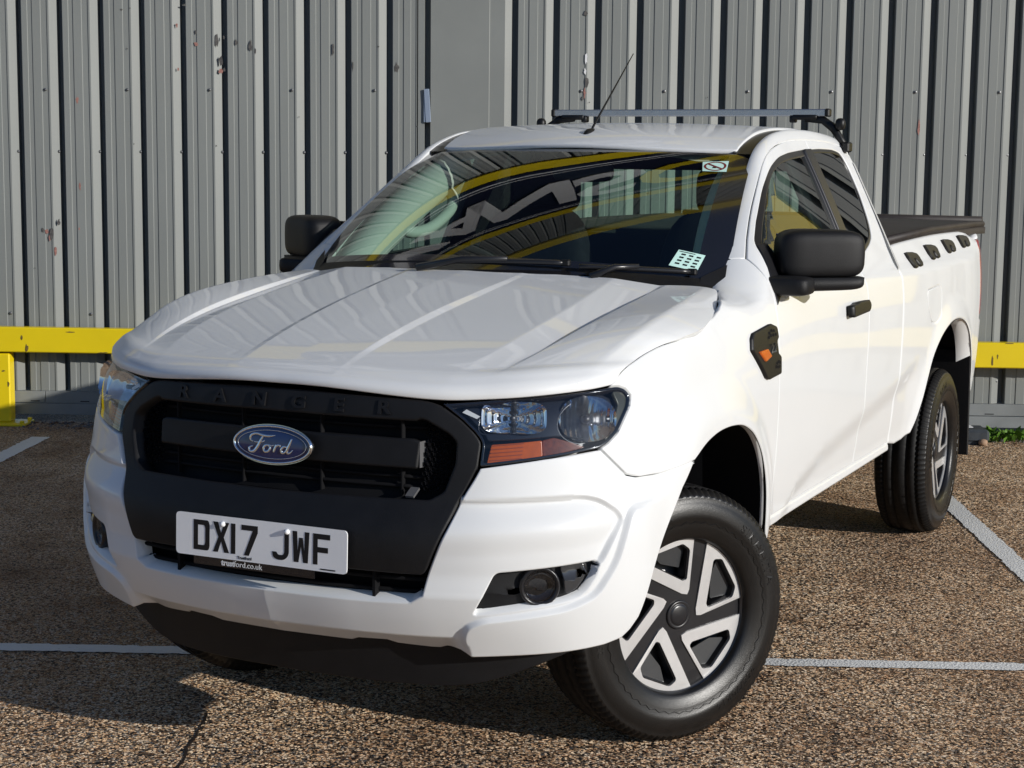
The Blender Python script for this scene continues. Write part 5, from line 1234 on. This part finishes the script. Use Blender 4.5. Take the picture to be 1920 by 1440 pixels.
# ---- wheels
def make_wheel():
    hub=MB();hub.lathe([(.012,.03),(.07,.03),(.10,.022),(.165,.0),(.19,-.02),(.203,.075),(.214,.098),(.217,.102),(.217,.094),(.205,.06),(.198,-.09),(.214,-.112)],64)
    TS=1.05
    hub.v=[(x*TS,y*.89,z*TS) for x,y,z in hub.v]
    w=hub.build('wheel',M['steel'],TR,True)
    prof=[(.212,-.105),(.222,-.117),(.26,-.127),(.30,-.130),(.335,-.124),(.360,-.113),(.372,-.100)]
    prof+=[(.3775,-.088),(.3785,-.078),(.371,-.0765),(.371,-.070),(.3805,-.0685),(.381,-.036),(.372,-.0345),(.372,-.027),(.3815,-.0255),(.3818,-.0)]
    half=prof[:];prof=half+[(r,-h) for r,h in reversed(half[:-1])]
    # extra shape on the outer wall: a rim-protector ridge and shallow rings
    outer=[(.372,.100),(.360,.113),(.352,.1172),(.350,.1168),(.335,.124),(.316,.1285),(.30,.130),(.286,.1298),(.284,.1288),(.262,.1272),(.258,.1262),(.240,.1225),(.235,.120),(.222,.117),(.216,.110),(.212,.100)]
    k=[i for i,p in enumerate(prof) if p==(.372,.100)][0];prof=prof[:k]+outer
    seg=300;v=[];f=[];L=len(prof)
    for i in range(seg):
        t=2*math.pi*i/seg;ph=i%3
        for r,h in prof:
            rr=r;ah=abs(h)
            if r>.355 and .075<ah<.119 and ph==0:rr=r-(.010 if ah<.105 else .006)
            if r>.376 and ah<.06 and (i+(1 if h>0 else 3))%6==0 and not(ah<.003):rr=r-.0035
            rr=.222+(rr-.212)*(.150/.1698) if rr>.212 else .222+(rr-.212);v.append((rr*math.cos(t),h*.95,max(rr*math.sin(t),-.3705)))
    for i in range(seg):
        for j in range(L-1):f.append((i*L+j,i*L+j+1,((i+1)%seg)*L+j+1,((i+1)%seg)*L+j))
    mi=[0 if (prof[j][0]>.357 and prof[j+1][0]>.357) else 1 for i in range(seg) for j in range(L-1)]
    ty=mesh_obj('tyre',v,f,[M['tread'],M['rubber']],None,True,midx=mi);ty.parent=w
    # trim: dark disc, five silver V pieces with pockets
    d=MB();d.lathe([(.0,.084),(.036,.084),(.040,.080),(.052,.078),(.075,.079),(.12,.082),(.17,.086),(.20,.088),(.2155,.092),(.2165,.104),(.2185,.104),(.2185,.090)],80)
    disc_v=d.v;disc_f=d.f
    hole=fillet([(-.0405,.0885),(-.0500,.0880),(-.080,.162),(-.064,.184),(.030,.193),(.046,.1745)],[.003,.003,.006,.006,.006,.006])
    # disc face with five pockets
    hs=[]
    for q in range(5):
        a=2*math.pi*q/5;hs.append(np.array([(x*math.cos(a)-y*math.sin(a),x*math.sin(a)+y*math.cos(a)) for x,y in hole]))
    circ=[(.213*math.cos(t),.213*math.sin(t)) for t in np.linspace(0,2*math.pi,73)[:-1]]
    loops=[np.array(circ)]+[ccw(h,False) for h in hs];V,E=triangulate(loops,None)
    V+=[(.10*math.cos(t),.10*math.sin(t)) for t in np.linspace(0,2*math.pi,41)[:-1]]
    res=delaunay_2d_cdt([Vector(p) for p in V],E,[],0,1e-7);uv=np.array([(p.x,p.y) for p in res[0]]);T=np.array(res[2]);c=uv[T].mean(1)
    kk=_poly_sd(circ,c[:,0],c[:,1])<0
    for h in loops[1:]:kk&=_poly_sd(h,c[:,0],c[:,1])>0
    T=T[kk]
    def ax(x,y,h):return (x,h,y)
    zf=lambda x,y:.084+.006*smooth(.05,.2,np.hypot(x,y))
    fv=[ax(x,y,float(zf(x,y))) for x,y in uv];ff=[tuple(reversed(t)) for t in T]
    for h in loops[1:]:
        b=len(fv);m=len(h);fv+=[ax(x,y,float(zf(x,y))) for x,y in h]+[ax(x*.97,y*.97,.045) for x,y in h]
        ff+=[(b+i,b+(i+1)%m,b+m+(i+1)%m,b+m+i) for i in range(m)]
    b=len(fv);cr=np.array(circ);m=len(cr);fv+=[ax(x,y,.090) for x,y in cr]+[ax(x*1.022,y*1.022,.106) for x,y in cr]+[ax(x*1.022,y*1.022,.095) for x,y in cr]
    for r_ in range(2):ff+=[(b+r_*m+i,b+(r_+1)*m+i,b+(r_+1)*m+(i+1)%m,b+r_*m+(i+1)%m) for i in range(m)]
    fv=[(x*TS,y*.9,z*TS) for x,y,z in fv];tm=MB();tm.add(fv,ff);tr=tm.build('wheel_trim',M['satin_black'],None,False);tr.parent=w
    cp=MB();cp.lathe([(0,.0945),(.024,.094),(.030,.0915),(.031,.090),(.034,.0905),(.039,.093),(.042,.090),(.043,.082)],32);cp.v=[(x*1.0,y*.9,z*1.0) for x,y,z in cp.v];o=cp.build('hub_cap',M['satin_black'],None,True);o.parent=w
    arc=[(.2105*math.sin(math.radians(t)),.2105*math.cos(math.radians(t))) for t in np.linspace(29.5,-29.5,15)]
    vo=np.array([(-.052,.054),(-.042,.043),(-.026,.052)]+arc);vo=fillet(ccw(vo),[0]*len(vo))
    facet=fillet([(-.052,.115),(-.079,.160),(-.063,.183),(.028,.192),(.002,.150)],.004)
    for q in range(5):
        vs3,fs3=slab(vo,[inset(ccw(hole),-.0035)],.0045)
        a=2*math.pi*q/5;pts=[]
        for x,y,h in vs3:
            X,Y=x*math.cos(a)-y*math.sin(a),x*math.sin(a)+y*math.cos(a);pts.append(ax(X*TS,Y*TS,float(zf(X,Y))*.9+h+.0008))
        s_=mesh_obj('silver_spoke',pts,[tuple(reversed(t)) for t in fs3],M['silver'],None,False);s_.parent=w
        fv2,ff2=slab(facet,[],.004);pts=[]
        for x,y,h in fv2:
            X,Y=x*math.cos(a)-y*math.sin(a),x*math.sin(a)+y*math.cos(a);pts.append(ax(X*TS,Y*TS,.052+h+.10*(math.hypot(x,y)-.12)))
        s_=mesh_obj('pocket_facet',pts,[tuple(reversed(t)) for t in ff2],M['facet'],None,False);s_.parent=w
    for q in range(6):
        a=2*math.pi*q/6+.3;nb=MB();nb.lathe([(0,.062),(.008,.061),(.0105,.054),(.0105,.02)],6,0,Matrix.Translation((.0857*math.cos(a)*1.0,0,.0857*math.sin(a))));o=nb.build('wheel_nut',M['chrome'],None,True);o.parent=w
    # raised lettering on the sidewall
    def ring_text(t,r,size,mid_deg):
        v,f=text_polys(t,size,.0006,bold=.0004,spacing=1.12);out=[]
        for x,y,z in v:
            rr=r+y;an=math.radians(mid_deg)+x*1.15/r
            hb=np.interp(rr,[.262,.284,.30,.316,.335,.352],[.1272,.1288,.130,.1285,.124,.1172]);rr=.222+(rr-.212)*(.150/.1698);out.append((rr*math.cos(an),hb*.95+.0009+z,rr*math.sin(an)))
        o=mesh_obj('sidewall_text',out,[tuple(reversed(q)) for q in f],M['rubber'],None,False);o.parent=w
    ring_text('255/70R16',.304,.030,250);ring_text('SIRHHITA',.308,.040,180-14);ring_text('RADA',.306,.040,84);ring_text('255/70R16',.304,.030,20)
    # zigzag moulding on the sidewall
    zz=MB()
    for k in range(96):
        t0=2*math.pi*k/96;t1=2*math.pi*(k+1)/96;ra,rb2=(.272,.279) if k%2 else (.279,.272)
        zz.tube([(ra*math.cos(t0),.1228,ra*math.sin(t0)),(rb2*math.cos(t1),.1228,rb2*math.sin(t1))],.0007,4,cap=False)
    o=zz.build('sidewall_moulding',M['rubber'],None,False,kind='stuff');o.parent=w
    return w
w0=make_wheel()
def copy_tree(o,parent=None):
    c=o.copy();COL.objects.link(c);c.parent=parent if parent else o.parent
    for ch in list(o.children):copy_tree(ch,c)
    return c
def place(w,x,y,flip,yaw,spin):
    R_=Matrix.Rotation(math.pi if flip else 0,4,'Z')
    w.matrix_basis=Matrix.Translation((x,y,.3705))@Matrix.Rotation(yaw,4,'Z')@R_@Matrix.Rotation(spin,4,'Y')
def flat_fix(w):pass
steer=math.radians(-33)
wl=[w0]+[copy_tree(w0,TR) for _ in range(3)]
place(wl[0],-.040,.738,False,steer,math.radians(18))
place(wl[1],-.060,-.700,True,math.radians(-26),0)
place(wl[2],-3.22,.775,False,0,math.radians(10))
place(wl[3],-3.22,-.775,True,0,0)
